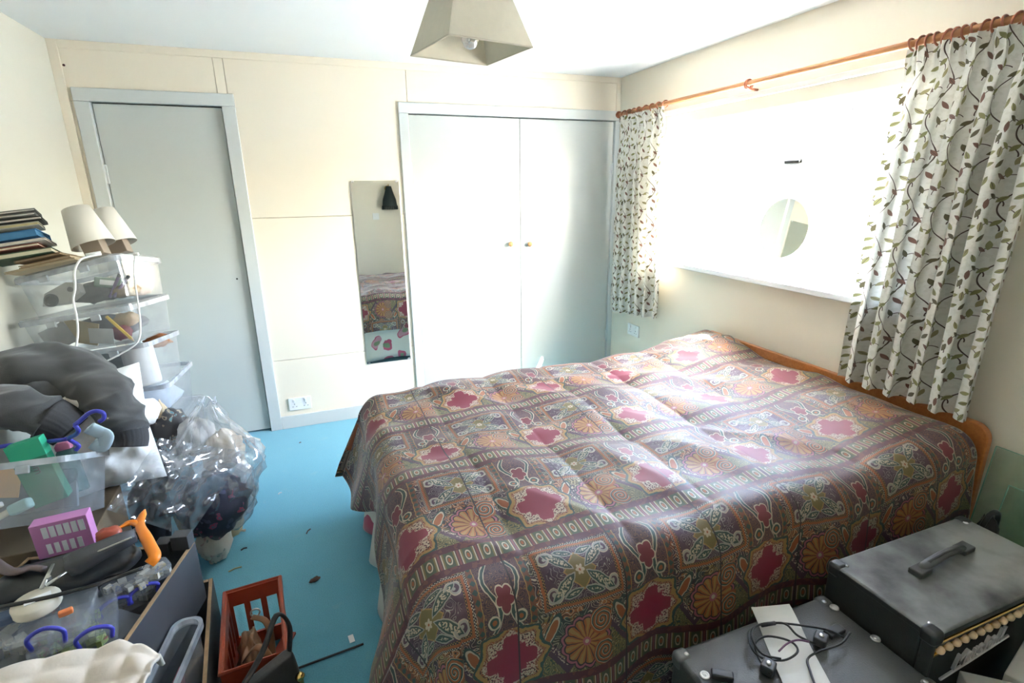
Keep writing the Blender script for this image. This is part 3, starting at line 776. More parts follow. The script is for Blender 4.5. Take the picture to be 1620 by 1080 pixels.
# pendant shade
M_shade = mat('linen_shade', (.62, .58, .47), .9, var=.05, vs=40, bump=.3, bs=500)
sz = 1.985
cs = [PZ(657, 53, sz), PZ(796, 72, sz), PZ(811, 105, sz), PZ(696, 89, sz)]
cc = sum(cs, Vector()) / 4
ex = ((cs[1] - cs[0]) + (cs[2] - cs[3])) / 2; ang = math.degrees(math.atan2(ex.y, ex.x)); hw = .15
print('shade', cc, ex.length, (cs[3] - cs[0]).length, ang)
pl = thing('pendant_lamp', 'square tapered fabric lampshade hanging from the ceiling', 'lamp', (cc.x, cc.y, HZ), RZ(ang))
hw = max(.11, min(.17, ex.length / 2)); hd = hw
zb = sz - HZ; ztp = zb + .20; tw = hw * .58
crn = lambda w, z: [Vector((-w, -w, z)), Vector((w, -w, z)), Vector((w, w, z)), Vector((-w, w, z))]
lo, hi = crn(hw, zb), crn(tw, ztp)
mb = MB(); mb.loft([lo, hi], False, False); sh = mb.build('shade', M_shade, pl, solid=.003)
for j in range(4): MB().tube([lo[j], lo[(j + 1) % 4]], .0028, 6).build('shade_trim', mat('shade_edge', (.5, .46, .37), .8), sh)
MB().tube([(0, 0, 0), (0, 0, ztp - .04)], .004, 8).build('cord', M_white, pl)
MB().lathe([(.05, 0), (.048, -.02), (.02, -.035)], 20).build('ceiling_rose', M_white, pl, smooth=True)
MB().lathe([(.018, ztp - .03), (.02, ztp - .08), (.018, ztp - .10)], 16).build('lamp_holder', M_white, pl, smooth=True)
MB().lathe([(.012, -.10 + ztp), (.016, -.11 + ztp), (.03, -.145 + ztp), (.031, -.165 + ztp), (.02, -.188 + ztp), (.004, -.195 + ztp)], 20).build('bulb', clear_mat('bulb_glass', (.9, .9, .9), .3, .05, gloss=.5), pl, smooth=True)
for a in (0, 90): MB().tube([RZ(a) @ Vector((-tw, 0, ztp - .005)), RZ(a) @ Vector((tw, 0, ztp - .005))], .002, 6).build('shade_wire', M_steel, pl)

# ---------------------------------------------------------------- amplifiers by the bed
def corner_piece(parent, x, y, z, sx, sy, mat_=M_black):
    mb = MB(); mb.box((x - sx * .017, y - sy * .017, z - .017), (.04, .04, .04)); return mb.build('corner_protector', mat_, parent, bevel=.012, seg=4)
def screw(parent, p, r=.006, name='screw'):
    MB().lathe([(r, 0), (r * .9, .0016), (r * .3, .0022)], 12, p).build(name, M_steel, parent, smooth=True)
ax0, ax1, ay0, ay1, az = -.925, -.345, -2.975, -2.695, .50
amp = thing('guitar_amplifier', 'dusty black guitar amplifier with top handle, gold knobs and white script lettering', 'amplifier', ((ax0 + ax1) / 2, (ay0 + ay1) / 2, 0))
aw, ad_ = ax1 - ax0, ay1 - ay0
mb = MB(); mb.bx(-aw / 2, aw / 2, -ad_ / 2 + .04, ad_ / 2, .015, az - .02); mb.bx(-aw / 2, aw / 2, -ad_ / 2, ad_ / 2, az - .02, az)
mb = MB(); mb.bx(-aw / 2 + .0004, aw / 2 - .0004, -ad_ / 2 + .03, ad_ / 2 - .0004, .015, az - .012)
mb.bx(-aw / 2, -aw / 2 + .018, -ad_ / 2, -ad_ / 2 + .03, .015, az - .012); mb.bx(aw / 2 - .018, aw / 2, -ad_ / 2, -ad_ / 2 + .03, .015, az - .012)
mb.bx(-aw / 2, aw / 2, -ad_ / 2, ad_ / 2, az - .024, az); mb.bx(-aw / 2 + .018, aw / 2 - .018, -ad_ / 2, -ad_ / 2 + .03, .015, .033)
mb.build('cabinet', M_dusty, amp, bevel=.009, seg=3)
fy = -ad_ / 2
MB().bx(-aw / 2 + .02, aw / 2 - .02, fy + .012, fy + .032, .035, az - .075).build('grille', M_blackcloth, amp)
MB().bx(-aw / 2 + .02, aw / 2 - .02, fy + .008, fy + .032, az - .066, az - .025).build('control_panel', mat('gold_panel', (.42, .27, .035), .35, metal=.6), amp)
MB().bx(-aw / 2 + .02, aw / 2 - .02, fy + .004, fy + .016, az - .075, az - .067).build('gold_piping', M_brass, amp, bevel=.002)
MB().bx(-aw / 2 + .028, aw / 2 - .028, fy + .0065, fy + .009, az - .052, az - .024).build('panel_scale', M_black, amp)
for i in range(17):
    MB().lathe([(.0105, 0), (.0105, .004), (.009, .009), (.006, .012), (.002, .013)], 14, (-aw / 2 + .04 + i * .0305, fy + .0075, az - .058), Matrix.Rotation(math.pi / 2, 3, 'X')).build('knob', mat('pale_gold_knob', (.72, .52, .34), .35, metal=.35), amp, smooth=True)
MB().bx(-aw / 2 + .019, aw / 2 - .019, fy - .0015, fy + .006, az - .031, az - .0245).build('gold_piping', M_brass, amp, bevel=.002)
# script lettering
TM = Matrix.Translation((-.075, fy + .009, .372)) @ Matrix.Rotation(math.pi / 2, 4, 'X') @ Matrix.Rotation(math.radians(7), 4, 'Z')
text_part('script_logo', 'Marshall', .058, mat('logo_white', (.62, .60, .62), .5), amp, TM, ex=.004, shear=.45)
MB().tube([TM @ Vector((-.135, -.028, 0)), TM @ Vector((0, -.026, 0)), TM @ Vector((.13, -.022, 0))], .004, 6).build('logo_underline', MATS['logo_white'], amp)
for sx in (-1, 1):
    for sy in (-1, 1):
        corner_piece(amp, sx * aw / 2, sy * ad_ / 2, az + .001, sx, sy)
        screw(amp, (sx * (aw / 2 - .03), sy * (ad_ / 2 - .03), az + .0), .007)
        MB().lathe([(.018, 0), (.02, .016)], 14, (sx * (aw / 2 - .05), sy * (ad_ / 2 - .05), 0)).build('foot', M_black, amp)
# strap handle
hd = bpy.data.objects.new('handle', None); COL.objects.link(hd); hd.parent = amp
hp = PZ(1490, 888, az) - Vector(((ax0 + ax1) / 2, (ay0 + ay1) / 2, 0)); hd.location = (hp.x, hp.y, az); hd.rotation_euler = (0, 0, math.radians(4))
M_rub = mat('dark_rubber', (.035, .036, .037), .45)
for s in (-1, 1): MB().bx(s * .105 - .026, s * .105 + .026, -.018, .018, 0, .017).build('handle_end', M_rub, hd, bevel=.004)
MB().tube([(-.105, 0, .012), (-.06, 0, .020), (0, 0, .024), (.06, 0, .020), (.105, 0, .012)], .014, 8, flat=.4).build('strap', M_rub, hd, smooth=True)
MB().tube([(-.07, 0, .0235), (0, 0, .0295), (.07, 0, .0235)], .004, 6, flat=.5).build('strap_ridge', M_rub, hd, smooth=True)

cx0, cx1, cy0, cy1, cz = -1.455, -.94, -3.02, -2.705, .40
cw, cd = cx1 - cx0, cy1 - cy0
cab = thing('speaker_cabinet', 'low dark grey speaker cabinet with metal studs in front of the bed', 'speaker', ((cx0 + cx1) / 2, (cy0 + cy1) / 2, 0), RZ(0))
mb = MB(); mb.bx(-cw / 2, cw / 2, -cd / 2, cd / 2, .012, cz); mb.build('cabinet', M_cab, cab, bevel=.012, seg=3)
for sx in (-1, 1):
    for sy in (-1, 1):
        corner_piece(cab, sx * cw / 2, sy * cd / 2, cz + .001, sx, sy, mat('grey_corner', (.10, .10, .10), .35))
        screw(cab, (sx * (cw / 2 - .024), sy * (cd / 2 - .024), cz + .004), .006)
        MB().lathe([(.018, 0), (.02, .013)], 14, (sx * (cw / 2 - .05), sy * (cd / 2 - .05), 0)).build('foot', M_black, cab)
for (u, v) in ((1320, 961), (1385, 1010), (1115, 1068)):
    p = PZ(u, v, cz) - Vector(((cx0 + cx1) / 2, (cy0 + cy1) / 2, 0))
    MB().lathe([(.012, 0), (.011, .003), (.0075, .0032), (.0073, .0015), (.004, .0016), (.003, .0035)], 18, (p.x, p.y, cz)).build('stud', M_steel, cab, smooth=True)
p = PZ(1142, 1072, cz) - Vector(((cx0 + cx1) / 2, (cy0 + cy1) / 2, 0))
MB().box((p.x, p.y, cz + .008), (.05, .022, .016), RZ(-35)).build('handle_bracket', M_black, cab, bevel=.004)
MB().bx(-cw / 2 + .02, cw / 2 - .02, -cd / 2 - .004, -cd / 2 + .002, .03, cz - .03).build('grille', M_blackcloth, cab)

# white folded leaflet
T = cz + .0006
q = [PZ(1188, 962, T), PZ(1248, 960, T), PZ(1318, 1092, T), PZ(1245, 1100, T)]
def leaflet(s, t):
    a = q[0].lerp(q[1], s); b_ = q[3].lerp(q[2], s); p = a.lerp(b_, t)
    return Vector((p.x, p.y, T + .003 + .010 * abs(s - .1) * max(0, .8 - t) + .002 * math.sin(t * 9)))
tag(MB().grid(leaflet, 8, 16).build('leaflet', mat('white_paper', (.62, .62, .60), .6, var=.02), solid=.0014), 'white folded paper leaflet lying on the low speaker cabinet', 'paper')

# cable with two foot-switch boxes
cb = thing('cable_lead', 'coiled black cable with two small switch boxes lying on the white leaflet', 'cable', (0, 0, 0))
def cz_path(uv, h=.012): return smooth_path([PZ(u, v, cz + h + (.006 * ((i % 3) - 1) + .006)) for i, (u, v) in enumerate(uv)], 6)
MB().tube(cz_path([(1335, 1008), (1310, 996), (1262, 988), (1215, 985), (1187, 996), (1188, 1022), (1205, 1040), (1240, 1044), (1262, 1030), (1250, 1014), (1215, 1006), (1195, 1016), (1200, 1040), (1218, 1066)]), .0028, 6).build('cord', M_black, cb, smooth=True)
MB().tube(cz_path([(1290, 1018), (1262, 1005), (1245, 988), (1228, 985), (1196, 990), (1190, 1010), (1206, 1034), (1236, 1042)], .018), .0028, 6).build('cord', M_black, cb, smooth=True)
MB().tube(cz_path([(1345, 1000), (1330, 1018), (1296, 1030), (1278, 1042), (1282, 1062), (1290, 1085)]), .0028, 6).build('cord', M_black, cb, smooth=True)
MB().tube(cz_path([(1232, 1030), (1245, 1018), (1262, 1012), (1280, 1015)], .02), .0024, 6).build('purple_cord', mat('purple_cord', (.12, .05, .12), .5), cb, smooth=True)
for (u, v, a) in ((1298, 1013, 28), (1215, 1057, 28)):
    p = PZ(u, v, cz + .012); k = MB().box((p.x, p.y, cz + .016), (.034, .03, .024), RZ(a)).build('switch_box', M_rub, cb, bevel=.004)
    MB().lathe([(.006, 0), (.006, .003), (.003, .004)], 12, (p.x, p.y, cz + .028)).build('button', M_steel, k, smooth=True)
p = PZ(1320, 999, cz + .006); MB().box((p.x, p.y, cz + .0075), (.055, .026, .013), RZ(4)).build('plug', M_black, cb, bevel=.003)
p = PZ(1215, 986, cz + .02); MB().tube([(p.x - .02, p.y + .002, cz + .020), (p.x + .02, p.y - .004, cz + .018)], .005, 8).build('jack', M_rub, cb, smooth=True)

# boxes at the lower right, in front of the amplifier
pa, pb_ = PZ(1584, 1054, .36) + Vector((.085, -.035, 0)), PZ(1516, 1055, .36) + Vector((.005, -.095, 0))
b1 = thing('white_carton', 'pale carton with black letters in the bottom right corner', 'box', (pa.x, pa.y, 0), RZ(14))
MB().bx(-.09, .09, -.045, .045, 0, .36).build('carton', mat('pale_card', (.50, .49, .47), .7), b1, bevel=.004)
text_part('lettering', 'FO', .05, M_black, b1, Matrix.Translation((-.045, -.0455, .315)) @ Matrix.Rotation(math.pi / 2, 4, 'X'))
b2 = thing('grey_box', 'plain grey cardboard box in front of the black amplifier', 'box', (pb_.x, pb_.y, 0), RZ(-40))
MB().bx(-.065, .065, -.06, .06, 0, .355).build('carton', mat('grey_card', (.33, .33, .33), .7), b2, bevel=.003)
MB().bx(-.066, .066, -.061, .061, .32, .36).build('lid', mat('grey_card_lid', (.36, .36, .36), .7), b2, bevel=.003)

# sheets of glass against the wall and a dark bag
def glass_sheet(label, u, v, w, h, x_top, x_bot, seed):
    top = PX(u, v, x_top)
    hyp = top.z; ang = math.atan2(x_top - x_bot, hyp)
    o = thing('glass_sheet', label, 'glass', (x_bot, top.y, 0.001), Matrix.Rotation(ang, 3, 'Y'))
    ln = hyp / math.cos(ang)
    MB().bx(-.005, 0, -w, 0, 0, ln).build('pane', clear_mat('green_glass', (.90, .96, .92), .10, .03, (.45, .60, .50), .12), o)
    e = mat('green_glass_edge', (.20, .38, .30), .2)
    MB().bx(-.0052, .0002, -w, .0003, ln, ln + .0015).build('polished_edge', e, o); MB().bx(-.0052, .0002, -.0005, .0012, 0, ln).build('polished_edge', e, o)
glass_sheet('tall green glass sheet leaning on the wall beside the headboard', 1577, 706, .55, .66, -.03, -.11, 1)
glass_sheet('smaller green glass sheet leaning in front of the tall one', 1597, 768, .5, .5, -.07, -.16, 2)
mb = MB(); c = PX(1560, 812, -.235); mb.blob((0, 0, c.z * .5), (.065, .045, c.z * .48), n=28, amp=.22, freq=2.6, seed=3)
bagd = thing('dark_bag', 'small black shiny bag tucked between headboard and glass sheets', 'bag', (c.x, min(c.y, -2.715), 0))
o = mb.build('body', mat('black_leather', (.015, .015, .015), .3, var=.3), bagd, smooth=True)
MB().tube(smooth_path([(-.04, 0, c.z * .85), (-.02, -.01, c.z * 1.02), (.03, -.01, c.z), (.05, 0, c.z * .8)]), .008, 8).build('strap', MATS['black_leather'], bagd, smooth=True)

# ---------------------------------------------------------------- stack of clear storage boxes
M_clear = clear_mat('clear_polypropylene', (.94, .95, .96), .20, .18, (.78, .80, .84), .15)
M_rim = clear_mat('milky_rim', (.85, .87, .9), .62, .25, (.74, .76, .8), .2)
class Fr:
    def __init__(s, p, R): s.p = Vector(p); s.R = R
    def w(s, l): return s.p + s.R @ Vector(l)
def clear_box(label, p, R, dims, lid=False, group='clear storage boxes in the tall stack', taper=.92, mb_mat=None):
    w, d, h = dims; o = thing('storage_box', label, 'storage box', p, R, group); r = .03
    mb = MB(); t = .003
    mb.loft([rrect(w * taper, d * taper, r, .0, 5), rrect(w, d, r, h - .014, 5), rrect(w + .016, d + .016, r, h - .014, 5), rrect(w + .016, d + .016, r, h - .008, 5)], True, False)
    b_ = mb.build('body', mb_mat or M_clear, o, smooth=False)
    mb = MB(); mb.loft([rrect(w + .018, d + .018, r, h - .019, 5), rrect(w + .018, d + .018, r, h, 5), rrect(w + .002, d + .002, r, h, 5), rrect(w + .002, d + .002, r, h - .019, 5)], False, False)
    mb.build('rim', M_rim, o)
    for s in (-1, 1): MB().box((s * w * .2, -d / 2 - .013, h - .026), (.035, .010, .024)).build('clip', M_rim, o, bevel=.003)
    if lid:
        mb = MB(); mb.loft([rrect(w + .012, d + .012, r, h + .0005, 5), rrect(w + .012, d + .012, r, h + .007, 5), rrect(w * .9, d * .9, r, h + .007, 5), rrect(w * .9, d * .9, r, h + .004, 5)], True, True)
        mb.build('lid', M_clear, o)
    return Fr(p, R)
sh = Vector((.018, 0, 0))
R1, R2, R3 = RV((-.208, -.197, -.277)), RV((-.063, -.124, -.245)), RV((-.099, -.094, -.163))
B1 = clear_box('topmost clear box of the leaning stack, carrying books and lamps', Vector((-3.043, -.916, 1.07)) + sh, R1, (.393, .294, .158), True)
B2 = clear_box('second clear box from the top, holding paper and a yellow pencil', Vector((-3.037, -.963, .922)) + sh, R2, (.406, .299, .148), True)
B3 = clear_box('third clear box from the top with orange cloth at its open corner', Vector((-3.02, -.975, .728)) + sh, R3, (.40, .298, .187))
B4 = clear_box('fourth clear box from the top, partly hidden by white pillow', (-3.02, -.86, .535), RV((-.04, -.03, -.06)), (.42, .38, .19))
B5 = clear_box('pale clear box low in the leaning stack beside the grey door', (-3.01, -.85, .28), RZ(-3), (.44, .40, .25), True)
B6 = clear_box('lowest clear box of the stack standing on the blue carpet', (-3.0, -.85, .0), RZ(-3), (.45, .41, .275), True)

def item(name, label, cat, F, loc, R=None, group=None):
    return thing(name, label, cat, F.w(loc), F.R @ R if R is not None else F.R, group)
# inside the top box
g = item('grey_gadget', 'silver grey plastic gadget with round dial inside the topmost clear box', 'gadget', B1, (-.08, -.08, .035), Matrix.Rotation(math.radians(82), 3, 'X'))
M_sil = mat('silver_plastic', (.50, .50, .47), .4); M_dgrey = mat('dark_grey_plastic', (.10, .105, .11), .5)
MB().prism([(-.08, .0), (-.06, .05), (.03, .075), (.075, .06), (.08, .02), (.02, -.01)], 0, .03, None).build('shell', M_sil, g, bevel=.004)
MB().lathe([(.026, .03), (.026, .04), (.018, .042), (.017, .034)], 20, (-.035, .015, 0)).build('dial', M_dgrey, g); MB().lathe([(.01, .03), (.01, .036)], 14, (.045, .04, 0)).build('button', M_dgrey, g)
o = item('green_packet', 'dull green packet lying in the topmost clear box', 'packet', B1, (.085, -.06, .055), RZ(20)); MB().box((0, 0, .02), (.09, .035, .04), Matrix.Rotation(.35, 3, 'Y')).build('packet', mat('dull_green', (.20, .28, .22), .6), o, bevel=.004)
MB().box((.0, -.0185, .02), (.05, .001, .02), Matrix.Rotation(.35, 3, 'Y')).build('sticker', M_white, o)
for i, (x, a) in enumerate(((.09, .7), (.105, .9))):
    o = item('purple_pen', 'purple stick leaning %s in the topmost clear box' % ('left of its pair' if i == 0 else 'right of its pair'), 'pen', B1, (x, -.10, .005), Matrix.Rotation(a, 3, 'Y'), 'purple pens')
    MB().tube([(0, 0, .01), (0, 0, .10)], .006, 8).build('barrel', mat('purple', (.16, .10, .22), .5), o); MB().tube([(0, 0, .1), (0, 0, .115)], .0065, 8).build('cap', M_dgrey, o)
tag(MB().blob(B1.w((.14, -.06, .028)), (.05, .05, .025), B1.R, 20, .3, 3, 5).build('tan_cloth', mat('tan_cloth', (.30, .20, .12), .9), smooth=True), 'crumpled tan cloth in the corner of the topmost clear box', 'cloth')
tag(MB().blob(B1.w((.13, .06, .05)), (.045, .05, .04), B1.R, 20, .25, 3, 8).build('pink_cloth', mat('pale_pink', (.55, .38, .36), .9), smooth=True), 'pale pink cloth at the back of the topmost clear box', 'cloth')
tag(MB().blob(B1.w((-.02, .04, .068)), (.13, .06, .045), B1.R, 20, .25, 3, 2).build('charcoal_cloth', mat('charcoal_cloth', (.07, .07, .08), .9), smooth=True), 'charcoal cloth filling the back of the topmost clear box', 'cloth')
# second box
def card(name, label, F, c, size, R, col, cat='paper'):
    o = item(name, label, cat, F, c, R); MB().box((0, 0, 0), size).build('sheet', mat(name + '_mat', col, .8, var=.03), o); return o
card('cream_folder', 'cream paper folder inside the second clear box', B2, (-.03, -.11, .074), (.14, .004, .09), Matrix.Rotation(.35, 3, 'Y'), (.55, .46, .30), 'folder')
card('grey_paper', 'light grey paper sheet at the left of the second clear box', B2, (-.11, -.114, .068), (.11, .003, .09), Matrix.Rotation(-.3, 3, 'Y'), (.50, .50, .50))
card('white_card', 'white printed card at the foot of the second clear box', B2, (.05, -.118, .045), (.09, .002, .06), Matrix.Rotation(.2, 3, 'Y'), (.62, .62, .60), 'card')
o = item('yellow_pencil', 'yellow pencil leaning in the second clear box', 'pencil', B2, (.155, -.118, .015), Matrix.Rotation(-.55, 3, 'Y'))
MB().tube([(0, 0, 0), (0, 0, .12)], .006, 6).build('shaft', mat('yellow', (.65, .40, .03), .5), o); MB().tube([(0, 0, 0), (0, 0, -.014)], [.006, .001], 6).build('tip', mat('pencil_wood', (.5, .35, .2), .7), o)
tag(MB().blob(B2.w((.10, -.075, .04)), (.04, .03, .03), B2.R, 20, .2, 3, 1).build('dark_red_pouch', mat('dark_red', (.20, .03, .05), .8), smooth=True), 'small dark red pouch in the second clear box', 'pouch')
tag(MB().blob(B2.w((.11, -.03, .085)), (.05, .03, .03), B2.R, 20, .25, 3, 6).build('sandy_cloth', mat('sandy_cloth', (.50, .34, .18), .9), smooth=True), 'sandy cloth bundle behind the yellow pencil', 'cloth')
tag(MB().blob(B2.w((-.02, .05, .06)), (.15, .05, .05), B2.R, 20, .25, 3, 12).build('grey_cloth', mat('mid_grey_cloth', (.20, .20, .21), .9), smooth=True), 'grey cloth at the back of the second clear box', 'cloth')
# third and lower boxes
tag(MB().blob(B3.w((.15, .05, .165)), (.05, .05, .03), B3.R, 24, .35, 3, 3).build('orange_scarf', mat('rust_cloth', (.33, .12, .04), .9, var=.5, vs=60), smooth=True), 'rust and black scarf poking out of the third clear box', 'scarf')
o = item('white_roll', 'fat white roll standing in the third clear box', 'roll', B3, (.12, -.07, .006)); MB().lathe([(.055, 0), (.058, .01), (.058, .15), (.05, .165), (.02, .167), (.018, .15)], 24).build('roll', mat('off_white', (.68, .66, .64), .7), o, smooth=True)
MB().lathe([(.017, .02), (.017, .17)], 14).build('core', mat('card_core', (.4, .3, .2), .8), o)
tag(MB().blob(B3.w((-.04, -.02, .08)), (.13, .10, .07), B3.R, 24, .25, 3, 4).build('slate_cloth', mat('slate_cloth', (.22, .25, .27), .9), smooth=True), 'slate grey cloth folded in the third clear box', 'cloth')
tag(MB().blob(B4.w((.03, 0, .085)), (.16, .13, .08), B4.R, 24, .2, 3, 6).build('pale_blue_cloth', mat('pale_blue_cloth', (.50, .55, .62), .9), smooth=True), 'pale blue cloth inside the fourth clear box', 'cloth')
tag(MB().blob(B5.w((.02, 0, .12)), (.18, .16, .11), B5.R, 24, .2, 3, 7).build('white_towel', mat('white_towel', (.66, .66, .68), .95), smooth=True), 'white towel in the pale box low in the stack', 'towel')

# books: nearest corner by pixel, resting back on the lid
def book(label, u, v, w, d, h, yaw, cov, pages=(.62, .55, .42), y=-1.10, hard=True):
    c = PY(u, v, y); R = R1 @ RZ(yaw)
    o = thing('book', label, 'book', c, R, 'books piled on the topmost clear box')
    t = .0025 if hard else .001
    m = mat('cover ' + label[:50], cov, .55, var=.1)
    mb = MB(); mb.bx(-w, 0, 0, d, h - t, h); mb.bx(-w, 0, 0, d, 0, t); mb.bx(-w, 0, d - t, d, 0, h); mb.build('cover', m, o)
    MB().bx(-w + .004, -.004, .004, d - t, t, h - t).build('page_block', mat('pages_%d' % int(pages[0] * 1000 + pages[2] * 77), pages, .85, var=.15, vs=40), o)
G = (.34, .35, .33)
books = [('large cream book at the bottom of the leaning book pile', 119, 410, .24, .15, .008, 8, (.50, .40, .26), (.6, .53, .4), -1.09),
         ('tan book just above the bottom of the pile', 112, 407, .18, .13, .010, 6, (.42, .29, .16), (.55, .45, .32), -1.09),
         ('small brown book near the bottom of the pile', 96, 402, .15, .12, .009, 12, (.22, .14, .07), (.45, .36, .25), -1.09),
         ('thick cream-edged book with a dark green cover', 84, 398, .19, .13, .019, 24, (.05, .09, .05), (.66, .60, .44), -1.09),
         ('cream-edged book with a dark red cover above the green one', 62, 388, .17, .14, .012, 24, (.22, .06, .04), (.66, .60, .46), -1.09),
         ('thin white book under the blue one', 72, 379, .19, .14, .010, 24, (.58, .56, .52), (.66, .62, .54), -1.09),
         ('thick bright blue book in the middle of the pile', 60, 372, .18, .14, .026, 22, (.035, .17, .38), (.07, .22, .40), -1.09),
         ('olive and grey book above the blue one', 62, 355, .18, .10, .013, 28, (.40, .39, .33), (.52, .45, .25), -1.09),
         ('black book near the top of the pile', 66, 346, .19, .10, .012, 28, (.025, .028, .025), (.6, .55, .5), -1.09),
         ('thin grey book second from the top', 56, 339, .17, .10, .009, 28, (.22, .23, .22), (.62, .6, .56), -1.09),
         ('dark grey book on top of the pile', 56, 333, .17, .10, .010, 28, (.13, .135, .125), (.62, .6, .56), -1.09)]
for L_ in books: book(L_[0], *L_[1:8], pages=L_[8], y=L_[9])

# two table lamps
def table_lamp(label, u, v, y, s=1.0):
    c = PY(u, v, y); o = thing('table_lamp', label, 'lamp', c, R1 @ RZ(10) @ Matrix.Rotation(math.radians(-7), 3, 'Y'), 'table lamps on the box stack')
    MB().bx(-.034 * s, .034 * s, -.03 * s, .03 * s, 0, .075 * s).build('base', mat('taupe_wood', (.34, .27, .21), .5), o, bevel=.003)
    MB().tube([(0, 0, .05 * s), (0, 0, .09 * s)], .008, 10).build('stem', M_steel, o)
    mb = MB(); mb.lathe([(.074 * s, .045 * s), (.047 * s, .195 * s)], 32, cap0=False, cap1=False); mb.build('lamp_shade', mat('cream_shade', (.72, .69, .62), .85), o, smooth=True, solid=.002)
    MB().lathe([(.008, .08 * s), (.012, .10 * s), (.022, .125 * s), (.012, .145 * s), (.002, .148 * s)], 14).build('bulb', M_white, o, smooth=True)
table_lamp('nearer cream table lamp tilted beside the books', 157, 405, -1.0)
table_lamp('farther cream table lamp half hidden behind the other', 194, 402, -.82, 1.0)
wc = thing('white_cable', 'thick white lamp cable hanging down the front of the clear boxes', 'cable')
MB().tube(smooth_path([PY(u, v, y) for u, v, y in ((160, 402, -1.12), (140, 406, -1.14), (126, 412, -1.16), (118, 430, -1.175), (119, 455, -1.185), (116, 475, -1.19), (121, 500, -1.195), (123, 530, -1.2), (116, 570, -1.21))]), .004, 8).build('cord', M_white, wc, smooth=True)
MB().tube([PY(136, 404, -1.13), PY(160, 400, -1.12)], .0075, 8).build('plug', M_white, wc, smooth=True)
wc2 = thing('white_cable', 'thin white cable trailing over the right side of the clear boxes', 'cable')
MB().tube(smooth_path([PY(u, v, y) for u, v, y in ((214, 404, -1.03), (212, 430, -1.06), (217, 470, -1.10), (222, 510, -1.16), (218, 540, -1.19), (190, 560, -1.2), (150, 580, -1.21), (136, 590, -1.21))]), .0032, 8).build('cord', M_white, wc2, smooth=True)
MB().box(PY(215, 402, -1.03), (.02, .014, .012)).build('plug', M_white, wc2, bevel=.003)

# ---------------------------------------------------------------- sweatshirt, pillow and hanger
M_sweat = mat('charcoal_fleece', (.060, .058, .058), .95, var=.25, vs=9, bump=.5, bs=500, sheen=.25)
sw = thing('sweatshirt', 'crumpled charcoal sweatshirt with ribbed cuffs heaped on the white pillow', 'sweatshirt')
def fold(seed, a=.012): return lambda q_, t, w: a * nz((q_.x, q_.y, q_.z), 9, seed) + a * (.9 - 3.4 * abs(nz((q_.x * .30 + q_.z * .45, q_.y * .8, q_.z * 1.3 - q_.x * .35), 10, seed + 2))) - a * .35 * abs(nz((q_.x * .6 + q_.z, q_.y, q_.z - q_.x * .4), 26, seed + 5))
def YP(l): return [PY(*a) for a in l]
mb = MB()
mb.tube(smooth_path(YP([(-22, 622, -1.26), (10, 605, -1.27), (85, 590, -1.28), (150, 612, -1.36), (184, 646, -1.47), (201, 682, -1.54)]), 22), lambda t: .06 + .06 * min(1, t / .22) - .062 * max(0, (t - .4) / .6), 80, flat=.85, disp=fold(1))
mb.tube(smooth_path(YP([(-40, 652, -1.50), (0, 645, -1.50), (50, 650, -1.505), (80, 664, -1.51)]), 26), lambda t: .085 - .012 * t, 72, flat=.8, disp=fold(2))
mb.tube(smooth_path(YP([(-8, 588, -1.20), (20, 582, -1.20), (70, 580, -1.22), (118, 578, -1.24)]), 22), lambda t: .045 - .012 * t, 56, disp=fold(3, .009))
mb.blob(PY(75, 640, -1.38), (.15, .10, .095), None, 40, .12, 3, 4)
mb.build('body', M_sweat, sw, smooth=True)
def rib(pts, r0, r1, n=64):
    P = smooth_path(pts, 5); m = len(P)
    return MB().tube(P, [r0 + (r1 - r0) * i / (m - 1) for i in range(m)], n, disp=lambda q_, t, w: .0022 * math.sin(w * 26)).build('ribbed_cuff', mat('charcoal_rib', (.05, .048, .05), .95, bump=.3), sw, smooth=True)
rib(YP([(201, 682, -1.54), (204, 694, -1.55), (203, 706, -1.56)]), .058, .054); rib(YP([(76, 662, -1.51), (98, 672, -1.515), (112, 682, -1.52)]), .072, .06)

def frame3(n, up):
    z = Vector(n).normalized(); y = (Vector(up) - z * Vector(up).dot(z)).normalized(); x = y.cross(z)
    return Matrix((x, y, z)).transposed()
BRp, TRp = PY(259, 752, -1.46), PY(216, 578, -1.27)
upv_ = (TRp - BRp); midp = (TRp + BRp) / 2; Rp = frame3(CAMP - midp, upv_)
pillow('pillow', 'white pillow propped under the charcoal sweatshirt', midp - Rp @ Vector((.16, 0, .03)), (.34, upv_.length * 1.04, .27), Rp, M_linen, amp=.05, seed=9)
tag(MB().blob(PY(228, 652, -1.22), (.05, .05, .055), None, 22, .35, 2.4, 3).build('white_cloth', M_linen, smooth=True), 'bunched white cloth between pillow and clear boxes', 'cloth')
# front clear box
FB = clear_box('open clear box in front of the pillow with a green carton inside', (-3.092, -1.699, .552), RV((-.406, -.002, -.149)), (.32, .242, .187), False, None, .96)
o = thing('green_carton', 'bright green carton standing up in the front clear box', 'box', PY(86, 780, -1.68) , RV((-.12, -.20, .12)))
M_grn = mat('bright_green', (.02, .34, .19), .5); M_dgrn = mat('deep_green', (.012, .17, .085), .5)
MB().bx(-.050, .036, -.025, .025, -.02, .185).build('carton', M_dgrn, o, bevel=.002)
MB().bx(-.0505, .0365, -.0255, .0255, .13, .186).build('flap', M_grn, o, bevel=.002)
text_part('lettering', '8m', .032, M_black, o, Matrix.Translation((.0, -.0258, .10)) @ Matrix.Rotation(math.pi / 2, 4, 'X') @ Matrix.Rotation(-math.pi / 2, 4, 'Z'))
o = thing('pink_capped_bottle', 'clear bottle with pink cap beside the green carton', 'bottle', PY(128, 775, -1.62), RV((-.15, -.15, 0)))
